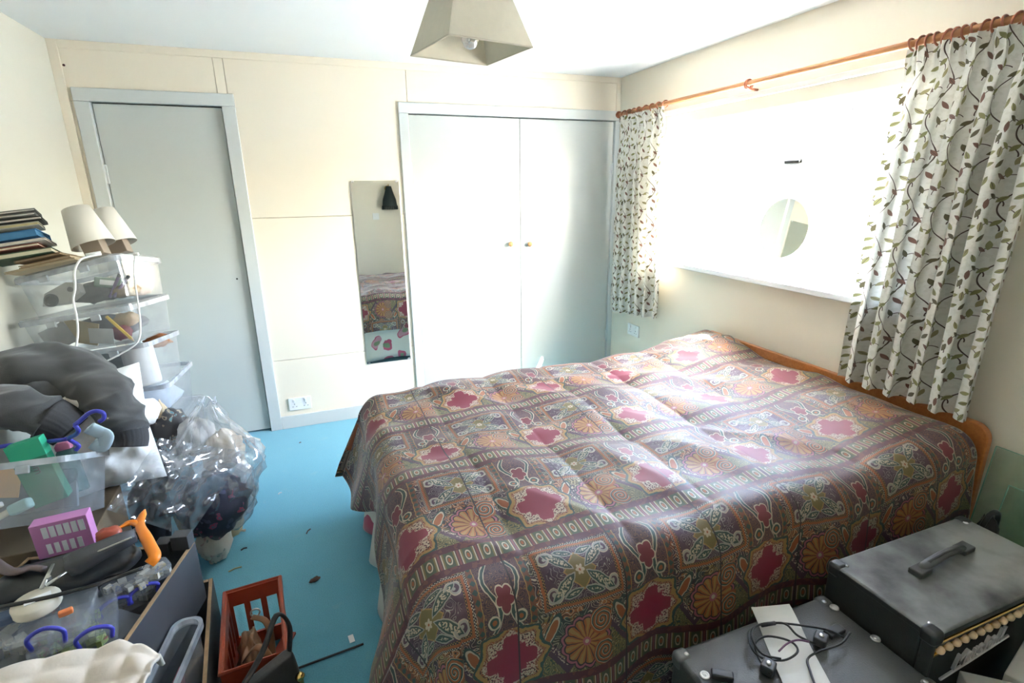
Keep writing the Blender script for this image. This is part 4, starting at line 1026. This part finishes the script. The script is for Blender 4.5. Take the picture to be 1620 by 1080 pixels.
MB().loft([rrect(.05, .025, .008, 0), rrect(.052, .027, .008, .135), rrect(.04, .02, .006, .145)]).build('bottle', clear_mat('teal_plastic', (.6, .75, .75), .35, .1, (.25, .45, .45)), o, smooth=True)
MB().loft([rrect(.044, .024, .006, .145), rrect(.044, .024, .006, .16), rrect(.03, .016, .006, .17)]).build('cap', mat('pink_cap', (.62, .20, .34), .4), o, bevel=.002)
hg = thing('coat_hanger', 'bright blue plastic coat hanger hooked over the green carton', 'hanger')
M_blue = mat('royal_blue_plastic', (.045, .05, .40), .3)
MB().tube(smooth_path(YP([(157, 667, -1.72), (164, 661, -1.72), (163, 653, -1.72), (152, 650, -1.72), (140, 654, -1.72), (128, 664, -1.72), (118, 672, -1.72)]), 5), .0065, 8).build('hook', M_blue, hg, smooth=True)
MB().tube(smooth_path(YP([(118, 672, -1.72), (124, 680, -1.72), (120, 687, -1.70), (109, 694, -1.66), (124, 704, -1.66), (120, 712, -1.66)]), 5), .0065, 8).build('neck', M_blue, hg, smooth=True)
MB().tube(smooth_path(YP([(108, 694, -1.66), (60, 700, -1.625), (28, 703, -1.62), (8, 705, -1.62), (-25, 712, -1.62)]), 5), .0065, 8).build('shoulder', M_blue, hg, smooth=True)
def bits(lst):
    for nm, lab, cat, F, l, size, R, col in lst:
        l = (l[0] * .78, l[1] * .8, l[2] * .9) if F is FB else l; size = tuple(k * .82 for k in size) if F is FB else size
        o = item(nm, lab, cat, F, l, R); MB().box((0, 0, 0), size).build(nm + '_body', mat(nm + '_m', col, .6), o, bevel=min(size) * .25)
RY = lambda a: Matrix.Rotation(math.radians(a), 3, 'Y')
bits([('orange_envelope', 'tan orange envelope at the left of the front clear box', 'envelope', FB, (-.085, -.04, .15), (.15, .006, .12), RY(8), (.52, .27, .10)),
      ('cream_carton', 'cream packet at the left end of the front clear box', 'packet', FB, (-.145, -.10, .10), (.09, .04, .05), RY(4), (.58, .52, .36)),
      ('lime_packet', 'lime green packet low in the front clear box', 'packet', FB, (-.13, -.11, .045), (.11, .02, .06), RY(-12), (.38, .46, .06)),
      ('red_packet', 'orange red packet beside the lime green one', 'packet', FB, (-.09, -.122, .035), (.10, .01, .03), RY(-25), (.50, .12, .05)),
      ('marker', 'fat cream marker leaning at the bottom of the front clear box', 'marker', FB, (-.03, -.10, .04), (.13, .022, .022), RY(-25), (.60, .53, .40)),
      ('glue_stick', 'short white glue stick above the cream marker', 'stick', FB, (-.045, -.115, .07), (.05, .02, .02), RY(-20), (.55, .53, .48)),
      ('teal_pouch', 'pale teal pouch at the middle of the front clear box', 'pouch', FB, (.03, -.10, .06), (.07, .04, .04), RY(-20), (.28, .45, .42)),
      ('grey_folder', 'dark grey folder at the back of the front clear box', 'folder', FB, (-.02, .07, .09), (.28, .014, .15), RY(0), (.16, .17, .18))])
tag(MB().tube(smooth_path(YP([(140, 676, -1.63), (158, 684, -1.62), (168, 690, -1.62), (160, 706, -1.62), (146, 700, -1.62)]), 6), .022, 12, flat=.35, upv=(0, 1, 0)).build('blue_ribbon', mat('pale_blue_strip', (.40, .50, .55), .6), smooth=True), 'pale blue curled strip behind the hanger hook', 'strip')
# carton that carries the front box
ct = thing('cardboard_carton', 'brown cardboard carton under the front clear box', 'box', (-3.09, -1.62, 0), RZ(2))
MB().bx(-.18, .16, -.17, .17, 0, .50).build('carton', mat('brown_card', (.11, .075, .04), .85, var=.2), ct, bevel=.004)
MB().bx(-.18, .16, -.1725, -.169, .42, .46).build('tape', mat('brown_tape', (.22, .13, .05), .4), ct)
# pink storage card with labels
a_, b2_, c2_ = PY(58, 833, -1.86), PY(147, 812, -1.86), PY(62, 886, -1.86)
pk = thing('pink_box', 'pink box with two rows of white labels under the front clear box', 'box', c2_, RV((0, -math.atan2(b2_.z - a_.z, b2_.x - a_.x) * .45, .06)))
pw, ph = (b2_ - a_).length, (a_ - c2_).length
MB().bx(0, pw, 0, .045, 0, ph).build('carton', mat('orchid_card', (.50, .20, .42), .55), pk, bevel=.002)
for i in range(6): MB().bx(pw * (.19 + i * .128), pw * (.19 + i * .128 + .098), -.0012, .001, ph * .58, ph * .90).build('sticker', mat('sticker_white', (.68, .70, .72), .5), pk)
for i in range(5): MB().bx(pw * (.19 + i * .135), pw * (.19 + i * .135 + .085), -.0012, .001, ph * .10, ph * .40).build('sticker', MATS['sticker_white'], pk)

# ---------------------------------------------------------------- drawers of dark board
M_dark = mat('dark_grey_board', (.048, .050, .056), .5, var=.12, vs=12); M_chip = mat('chipboard_edge', (.34, .22, .12), .8, var=.3, vs=80)
def drawer(label, corner, yaw, w, d, z0, z1, blocks=False):
    o = thing('wooden_drawer', label, 'drawer', (corner[0], corner[1], z0), RZ(yaw)); h = z1 - z0; t = .012
    for a in ((-t, 0, -d, 0), (-w, -w + t, -d, 0), (-w + t, -t, -t, 0), (-w + t, -t, -d, -d + t)):
        s = MB().bx(a[0], a[1], a[2], a[3], 0, h).build('side_panel', M_dark, o, bevel=.001, seg=1)
        MB().bx(a[0] + .001, a[1] - .001, a[2], a[3], h, h + .0012).build('chipboard_edge', M_chip, s)
    MB().bx(-w + t, -t, -d + t, -t, .006, .016).build('bottom', M_dark, o)
    if blocks:
        MB().bx(-.05, -.002, -.035, .004, h, h + .045).build('corner_block', M_dark, o, bevel=.002)
        MB().bx(-.095, -.055, -.04, .0, h - .01, h + .03).build('corner_block', M_dark, o, bevel=.002)
    return Fr((corner[0], corner[1], z0), RZ(yaw))
D2 = drawer('lower dark wooden drawer standing on the carpet next to the red crate', (-2.615, -1.83), 6, .56, .70, 0, .293)
D1 = drawer('upper dark wooden drawer full of clear organiser boxes', (-2.618, -1.925), -13, .46, .60, .297, .50, True)
gb = clear_box('clear box with a maroon card wedged between the two dark drawers', (-2.637, -2.25, .018), RZ(-8), (.06, .26, .37), False, None)
tag(MB().box((-2.637, -2.29, .23), (.010, .10, .24), RZ(-8) @ Matrix.Rotation(.06, 3, 'Y')).build('maroon_book', mat('maroon', (.19, .055, .07), .6), bevel=.002), 'maroon card standing in the narrow clear box between drawers', 'card')
sup = clear_box('low clear box carrying the upper drawer', (-2.95, -2.17, .017), RZ(4), (.34, .44, .268), True, None)

# organisers with blue latches
def organiser(label, u, v, z, yaw, w, d, h, latch, cols, tilt=(0, 0, 0)):
    c = PZ(u, v, z); R = RZ(yaw) @ RV(tilt) if any(tilt) else RZ(yaw)
    o = thing('organiser_box', label, 'organiser', (c.x, c.y, z - h), R, 'clear craft organisers in the upper drawer')
    mb = MB(); mb.loft([rrect(w * .97, d * .97, .012, 0), rrect(w, d, .012, h * .8)], True, False); mb.build('tray', M_clear, o)
    mb = MB(); mb.loft([rrect(w + .004, d + .004, .012, h * .8), rrect(w + .004, d + .004, .012, h), rrect(w * .93, d * .9, .01, h + .001)], True, True); mb.build('lid', M_clear, o)
    for i in range(1, 4): MB().bx(-w / 2 + i * w / 4 - .0008, -w / 2 + i * w / 4 + .0008, -d / 2 + .004, d / 2 - .004, .002, h * .78).build('divider', M_clear, o)
    for lx in latch:
        P = smooth_path([(lx - .03, -d / 2 - .004, h * .5), (lx - .032, -d / 2 - .006, h * 1.06), (lx, -d / 2 - .004, h * 1.32), (lx + .032, -d / 2 - .006, h * 1.06), (lx + .03, -d / 2 - .004, h * .5)], 5)
        MB().tube(P, .005, 8).build('latch', M_blue, o, smooth=True)
    mb = MB(); rr = random.Random(int(u))
    for i in range(26):
        mb.box((rr.uniform(-w * .44, w * .44), rr.uniform(-d * .42, d * .42), .012 + rr.random() * h * .4), (.012 + rr.random() * .03, .008 + rr.random() * .012, .008 + rr.random() * .01), RZ(rr.random() * 180))
    k = floral_material('craft_bits_%d' % int(u), cols[0], cols[1:], 40.0); k2 = mb.build('craft_pieces', k, o); k2['kind'] = 'stuff'
    return Fr((c.x, c.y, z - h), R)
cA = [(.35, .30, .22), (.10, .14, .22), (.45, .20, .10), (.5, .48, .45)]
cB = [(.30, .36, .10), (.35, .08, .06), (.10, .20, .12), (.5, .45, .35)]
cC = [(.45, .42, .36), (.20, .22, .30), (.5, .4, .2), (.3, .3, .3)]
organiser('clear craft organiser with cream reels at the left edge', 30, 985, .56, 4, .27, .14, .06, (.07,), cA)
organiser('clear craft organiser with one raised blue latch', 118, 985, .535, 14, .16, .13, .05, (.04,), cB)
organiser('small clear organiser with two blue latches beside the dark panel', 194, 932, .50, 28, .13, .085, .045, (-.03, .035), cC)
organiser('long clear organiser lid pointing to the orange scraper', 216, 910, .535, 30, .15, .055, .03, (), cC)
o = thing('cream_reel', 'flat cream reel on the organiser at the left edge', 'reel', PZ(58, 955, .585)); MB().lathe([(.045, -.012), (.047, -.008), (.047, .008), (.045, .012), (.012, .013)], 26).build('disc', mat('cream_plastic', (.60, .54, .44), .5), o, smooth=True); MB().box((.005, 0, .0145), (.05, .02, .002), RZ(25)).build('paper_label', M_white, o)
bits([('orange_stopper', 'small orange stopper on the left organiser', 'stopper', Fr(PZ(104, 968, .575), RZ(20)), (0, 0, 0), (.028, .014, .014), RY(0), (.70, .20, .06)),
      ('denim_roll', 'denim blue cloth roll at the left edge of the pile', 'cloth', Fr(PZ(14, 978, .575), RZ(14)), (0, 0, .004), (.11, .035, .022), RY(0), (.07, .10, .18)),
      ('grey_board', 'flat dark grey board lying inside the upper drawer', 'board', Fr(PZ(178, 1000, .475), RZ(-35)), (0, 0, 0), (.09, .12, .012), RY(4), (.085, .09, .105))])

# black bag, umbrella, scraper, purse, clip
M_leath = mat('soft_black_leather', (.017, .017, .018), .38, var=.3, vs=14, bump=.25, bs=60)
bb = thing('black_leather_bag', 'soft black leather bag lying across the organisers', 'bag')
mb = MB(); mb.tube(smooth_path([PZ(u, v, z) for u, v, z in ((-30, 938, .55), (40, 922, .56), (110, 908, .565), (170, 888, .57), (222, 872, .56))], 18), lambda t: .03 + .036 * min(1, t * 6) - .055 * max(0, (t - .82) / .18) ** 2, 64, flat=.62, disp=fold(5, .009)); mb.build('body', M_leath, bb, smooth=True)
MB().tube(smooth_path([PZ(u, v, .60) for u, v in ((-10, 962), (60, 948), (150, 925), (226, 898))], 6), .006, 8, flat=.7).build('zip_edge', M_leath, bb, smooth=True)
um = thing('folding_umbrella', 'dark grey folded umbrella with fabric sleeve on the black bag', 'umbrella')
MB().tube([PZ(u, v, z) for u, v, z in ((112, 892, .625), (124, 888, .628), (160, 870, .635), (190, 856, .64), (214, 846, .645))], [.028, .03, .024, .022, .016], 20, disp=lambda q_, t, w: .0025 * math.sin(w * 5)).build('canopy', mat('grey_nylon', (.055, .055, .06), .5), um, smooth=True)
MB().tube([PZ(106, 895, .624), PZ(114, 891, .625)], [.024, .03], 20).build('end_cap', M_black, um, smooth=True)
MB().tube([PZ(150, 874, .645), PZ(208, 850, .662)], .0022, 6).build('wire', M_steel, um)
sc = thing('orange_scraper', 'orange plastic Y-shaped scraper standing at the edge of the pile', 'scraper')
M_or = mat('vivid_orange', (.80, .22, .015), .35)
MB().tube(smooth_path([PZ(u, v, z) for u, v, z in ((223, 818, .60), (222, 832, .60), (229, 846, .60), (237, 862, .595), (245, 880, .585), (236, 892, .575))], 6), [.010 + .005 * min(1, i / 14) for i in range(31)], 12, flat=.6).build('handle', M_or, sc, smooth=True)
MB().tube(smooth_path([PZ(u, v, z) for u, v, z in ((221, 830, .60), (208, 826, .60), (194, 832, .60), (182, 838, .60))], 6), [.011] * 10 + [.009, .008, .007, .006, .006, .005, .004, .004, .003], 10, flat=.6).build('arm', M_or, sc, smooth=True)
MB().tube(smooth_path([PZ(u, v, z) for u, v, z in ((221, 828, .60), (225, 816, .603), (229, 806, .605))], 6), [.011] * 8 + [.009, .008, .006, .004, .003], 10, flat=.6).build('arm', M_or, sc, smooth=True)
MB().box(PZ(214, 838, .595), (.002, .05, .012), RZ(-50)).build('blade', M_steel, sc)
tag(MB().blob(PZ(172, 845, .60), (.030, .024, .018), RZ(10), 24, .12, 2, 1, .8).build('red_purse', mat('brick_red', (.33, .06, .03), .45), smooth=True), 'brick red leather purse beside the pink box', 'purse')
cl = thing('metal_clip', 'open metal crocodile clip lying on the black bag', 'clip')
for (a1, a2) in (((84, 892), (66, 930)), ((105, 904), (72, 926))): MB().tube([PZ(a1[0], a1[1], .638), PZ(a2[0], a2[1], .63)], [.004, .0055], 8, flat=.5).build('jaw', M_steel, cl, smooth=True)
MB().lathe([(.005, 0), (.005, .008)], 10, PZ(78, 916, .63)).build('spring', M_steel, cl)
tag(MB().tube(smooth_path([PZ(u, v, z) for u, v, z in ((-10, 888, .61), (12, 902, .61), (30, 904, .612), (50, 898, .612), (70, 900, .61))], 6), .010, 10, flat=.6, disp=fold(8, .004)).build('leather_strap', mat('dusky_brown_leather', (.12, .085, .08), .6), smooth=True), 'dusky brown twisted strap at the left edge of the pile', 'strap')
# cream quilted cloth
top = [(-25, 1068), (60, 1045), (130, 1028), (190, 1014), (225, 1022), (256, 1036)]; bot = [(-25, 1180), (60, 1175), (130, 1170), (170, 1165), (200, 1150), (215, 1130)]
def ptc(T_, s): f = s * 5; i = min(4, int(f)); k = f - i; return Vector(T_[i]).lerp(Vector(T_[i + 1]), k)
def cq(s, t):
    e = ptc(top, s).lerp(ptc(bot, s), t); p = PZ(e.x, e.y, .555)
    return p + Vector((0, 0, .012 * math.sin(math.pi * min(1, t * 3.0) * .5) + .010 * abs(math.sin(s * 13 + 2 * t)) * abs(math.sin(t * 11 + s * 2)) + .008 * nz((s * 3, t * 3, 0)) - (.03 if t < .02 else 0)))
tag(MB().grid(cq, 60, 36).build('cream_quilted_cloth', mat('cream_quilting', (.62, .54, .46), .9, var=.1, vs=20, bump=.3, bs=90), smooth=True, solid=.006), 'cream quilted cloth laid over the near end of the drawer', 'cloth')

# ---------------------------------------------------------------- bags beside the pile
M_bag = clear_mat('polythene', (.95, .955, .96), .20, .10, (.75, .77, .8), .35)
pb = thing('polythene_bag', 'crumpled clear polythene bag full of clothes beside the white pillow', 'bag', (-2.70, -1.25, 0))
mb = MB()
n_ = 72; loops = []
for i in range(30):
    t = i / 29; z = .12 + .585 * t
    rad = (.075 + .10 * math.sin(math.pi * min(1, t * 1.05)) ** .7) * (1 - .55 * max(0, t - .72) / .28)
    Lp = []
    for j in range(n_):
        a = 2 * math.pi * j / n_
        k = 1 + .30 * nz((math.cos(a) * 1.6, math.sin(a) * 1.6, t * 3), 1.0, 4) - .55 * abs(nz((math.cos(a) * 2.6, math.sin(a) * 2.6, t * 5), 1.0, 7)) - .12 * abs(nz((math.cos(a) * 6, math.sin(a) * 6, t * 12), 1.0, 2))
        Lp.append(Vector((math.cos(a) * rad * 1.08 * k + .045 * t, math.sin(a) * rad * k, z + .012 * math.sin(a * 5))))
    loops.append(Lp)
mb.loft(loops, True, False); mb.build('film', M_bag, pb, smooth=True)
MB().tube([loops[29][j] for j in range(n_)], .002, 5, closed=True).build('hem', M_rim, pb)
def lump(name, label, c, size, m, seed, amp=.25, cat='clothes', R=None): return tag(MB().blob(c, size, R, 32, amp, 2.6, seed).build(name, m, smooth=True), label, cat)
lump('beige_garment', 'beige garment inside the clear polythene bag', PY(352, 712, -1.24), (.085, .08, .085), mat('beige_cloth', (.50, .42, .33), .9, bump=.3), 2)
lump('navy_print_garment', 'navy garment with pink flowers at the foot of the polythene bag', PY(335, 798, -1.33), (.13, .09, .13), M_navy, 5)
lump('grey_garment', 'grey cloth in the upper part of the polythene bag', PY(310, 690, -1.22), (.07, .07, .08), mat('warm_grey_cloth', (.40, .38, .36), .9), 8)
lump('patterned_garment', 'black and tan patterned garment between pillow and polythene bag', PY(268, 690, -1.16), (.085, .08, .12), M_tribal, 3)
lump('black_garment', 'black cloth below the patterned garment', PY(262, 712, -1.20) + Vector((0, 0, -.13)), (.08, .09, .17), mat('black_cloth', (.03, .03, .033), .9), 6)
lump('dark_jacket', 'dark grey jacket bundled on the carpet under the white pillow', PZ(238, 812, .20), (.07, .08, .18), mat('dark_jacket_cloth', (.05, .055, .065), .8), 21, .2)
lump('tan_paper_bag', 'tan paper sack behind the patterned garment', PY(254, 650, -1.16) + Vector((0, 0, -.28)), (.045, .045, .33), mat('tan_paper', (.50, .39, .25), .85), 9, .08)
def film2(s, t):
    e = Vector((252, 692)).lerp(Vector((392, 714)), s).lerp(Vector((168, 806)).lerp(Vector((298, 850)), s), t)
    y = -1.50 + .12 * s - .14 * t
    p = PY(e.x, e.y, y) - Vector((-2.70, -1.25, 0))
    q_ = Vector((s * 3, t * 3, 0))
    return p + Vector((.2, -.9, .5)) * (.05 * math.sin(math.pi * s) * math.sin(math.pi * t) - .05 * abs(nz(q_, 1.3, 3)) - .03 * abs(nz(q_, 3.1, 8)))
MB().grid(film2, 44, 40).build('film', M_bag, pb, smooth=True)
lump('white_carrier_bag', 'white plastic carrier bag on the carpet at the right of the pile', (-2.655, -.98, .15), (.085, .08, .15), clear_mat('white_film', (.8, .82, .85), .6, .2, (.72, .73, .76)), 11, .3, 'bag')
tb = thing('canvas_bag', 'tan canvas bag with a drawstring lying on the carpet', 'bag', (-2.69, -1.14, 0))
MB().blob((0, 0, .075), (.075, .075, .075), None, 28, .2, 2.2, 4).build('bag', mat('tan_canvas', (.46, .36, .22), .9, bump=.4, bs=300), tb, smooth=True)
p = PZ(388, 838, .01) - Vector((-2.69, -1.14, 0)); MB().tube(smooth_path([(.045, .02, .11), (.06, .035, .06), (p.x - .02, p.y + .01, .014), (p.x, p.y, .008)]), .006, 8).build('drawstring', mat('cream_cord', (.55, .46, .34), .8), tb, smooth=True)
lump('pale_print_cloth', 'pale floral cloth below the navy garment', (-2.715, -1.29, .09), (.06, .075, .10), floral_material('pale_print', (.60, .56, .50), [(.5, .35, .33), (.55, .5, .45), (.3, .33, .3)], 18.0), 13, .25)

# red crate with slots
cr = thing('red_crate', 'small red plastic crate with slotted sides on the blue carpet', 'crate', (-2.485, -2.02, 0), RZ(5))
M_red = mat('brick_red_plastic', (.36, .062, .028), .4)
cw2, cd2, ch = .17, .34, .245
def slotted(parent, w, h, n, M4, t=.008):
    bar_ = .018; mb = MB()
    def b_(x0, x1, z0, z1): mb.add([M4 @ Vector(v) for v in [(x, y, z) for z in (z0, z1) for y in (0, t) for x in (x0, x1)]], [(0, 2, 3, 1), (4, 5, 7, 6), (0, 1, 5, 4), (2, 6, 7, 3), (0, 4, 6, 2), (1, 3, 7, 5)])
    b_(-w / 2, w / 2, h - .055, h); b_(-w / 2, w / 2, 0, .06)
    for i in range(n + 1):
        x = -w / 2 + (w - bar_) * i / n; b_(x, x + bar_, .06, h - .055)
    return mb.build('slotted_side', M_red, parent)
slotted(cr, cw2, ch, 3, Matrix.Translation((0, cd2 / 2 - .008, 0))); slotted(cr, cw2, ch, 3, Matrix.Translation((0, -cd2 / 2, 0)))
slotted(cr, cd2 - .017, ch, 5, Matrix.Translation((cw2 / 2 - .0, 0, 0)) @ Matrix.Rotation(math.pi / 2, 4, 'Z')); slotted(cr, cd2 - .017, ch, 5, Matrix.Translation((-cw2 / 2 + .008, 0, 0)) @ Matrix.Rotation(math.pi / 2, 4, 'Z'))
mb = MB(); 
for z in (ch,): mb.tube([(-cw2 / 2, -cd2 / 2, z), (cw2 / 2, -cd2 / 2, z), (cw2 / 2, cd2 / 2, z), (-cw2 / 2, cd2 / 2, z)], .007, 6, closed=True)
mb.build('rim', M_red, cr)
mb = MB(); mb.box((0, 0, .006), (.04, .38, .008), RZ(28)); mb.box((0, 0, .0065), (.04, .38, .008), RZ(-28)); mb.bx(-.03, .03, -.17, .17, .002, .010); mb.build('base_cross', M_red, cr)
lb = thing('brown_leather_bag', 'brown leather bag with long straps stuffed in the red crate', 'bag', (-2.505, -2.04, .012), RZ(4))
M_br = mat('brown_leather', (.22, .10, .04), .42, var=.2)
MB().blob((0, 0, .10), (.036, .10, .085), None, 28, .3, 2.8, 2).build('body', M_br, lb, smooth=True)
MB().tube(smooth_path([(.01, .10, .18), (.05, .07, .17), (.06, .02, .12), (.05, -.06, .10), (.03, -.10, .18)]), .011, 10, flat=.3).build('strap', M_br, lb, smooth=True)
MB().tube(smooth_path([(-.01, -.06, .17), (.03, -.09, .23), (.06, -.12, .20), (.05, -.13, .12)]), .012, 10, flat=.3).build('strap', M_br, lb, smooth=True)
MB().tube([(.02 + .014 * math.cos(a), .11, .185 + .014 * math.sin(a)) for a in np.linspace(0, 6.28, 14, endpoint=False)], .003, 6, closed=True).build('buckle', M_steel, lb, smooth=True)
hb = thing('black_handbag', 'black handbag with strap and gold clasp in front of the red crate', 'handbag', (-2.445, -2.30, 0), RZ(36))
mb = MB(); mb.loft([rrect(.20, .09, .02, 0), rrect(.205, .095, .02, .2), rrect(.20, .05, .02, .29), rrect(.195, .03, .012, .305)]); mb.build('body', M_leath, hb, smooth=False, bevel=.006)
MB().tube(smooth_path([(.09, .0, .29), (.11, .01, .37), (.085, .02, .42), (.02, .0, .36), (-.085, -.03, .315)]), .010, 8, flat=.5).build('strap', M_leath, hb, smooth=True)
MB().lathe([(.012, 0), (.012, .01), (.006, .014)], 16, (.085, -.043, .25), Matrix.Rotation(math.pi / 2, 3, 'X')).build('clasp', M_brass, hb, smooth=True); MB().box((.085, -.05, .225), (.012, .008, .03)).build('clasp_tongue', M_brass, hb, bevel=.002)

# ---------------------------------------------------------------- litter on the carpet
p = PZ(498, 917, .004); tag(MB().blob((p.x, p.y, .006), (.022, .013, .005), RZ(20), 14, .4, 2, 1).build('dry_leaf', mat('dry_brown', (.13, .08, .055), .9), smooth=True), 'dry brown leaf lying on the blue carpet', 'leaf')
for i, (u, v, a, l, col, lab) in enumerate(((488, 840, 60, .035, (.11, .09, .08), 'dark twig scrap on the carpet beside the quilt'), (386, 868, 20, .025, (.07, .07, .08), 'short dark thread on the carpet near the drawstring'),
        (372, 900, 15, .05, (.40, .38, .22), 'pale straw on the carpet near the drawers'), (475, 700, 30, .012, (.12, .12, .12), 'small dark crumb on the carpet near the socket'), (443, 780, 40, .02, (.5, .55, .58), 'white fluff on the open carpet'))):
    p = PZ(u, v, .003); tag(MB().tube([p + RZ(a) @ Vector((-l / 2, 0, 0)), p + RZ(a) @ Vector((0, .003, .002)), p + RZ(a) @ Vector((l / 2, 0, 0))], .003, 6).build('carpet_scrap', mat('scrap_%d' % i, col, .9)), lab, 'scrap')
tag(MB().tube([PZ(462, 1060, .004), PZ(510, 1042, .004), PZ(575, 1018, .004)], .0035, 6).build('black_lead', M_black), 'thin black lead running across the carpet under the quilt', 'cable')
p = PZ(556, 1010, .002); tag(MB().box((p.x, p.y, .0025), (.018, .035, .001), RZ(8)).build('paper_scrap', M_white), 'small white paper tab on the carpet by the quilt corner', 'paper')
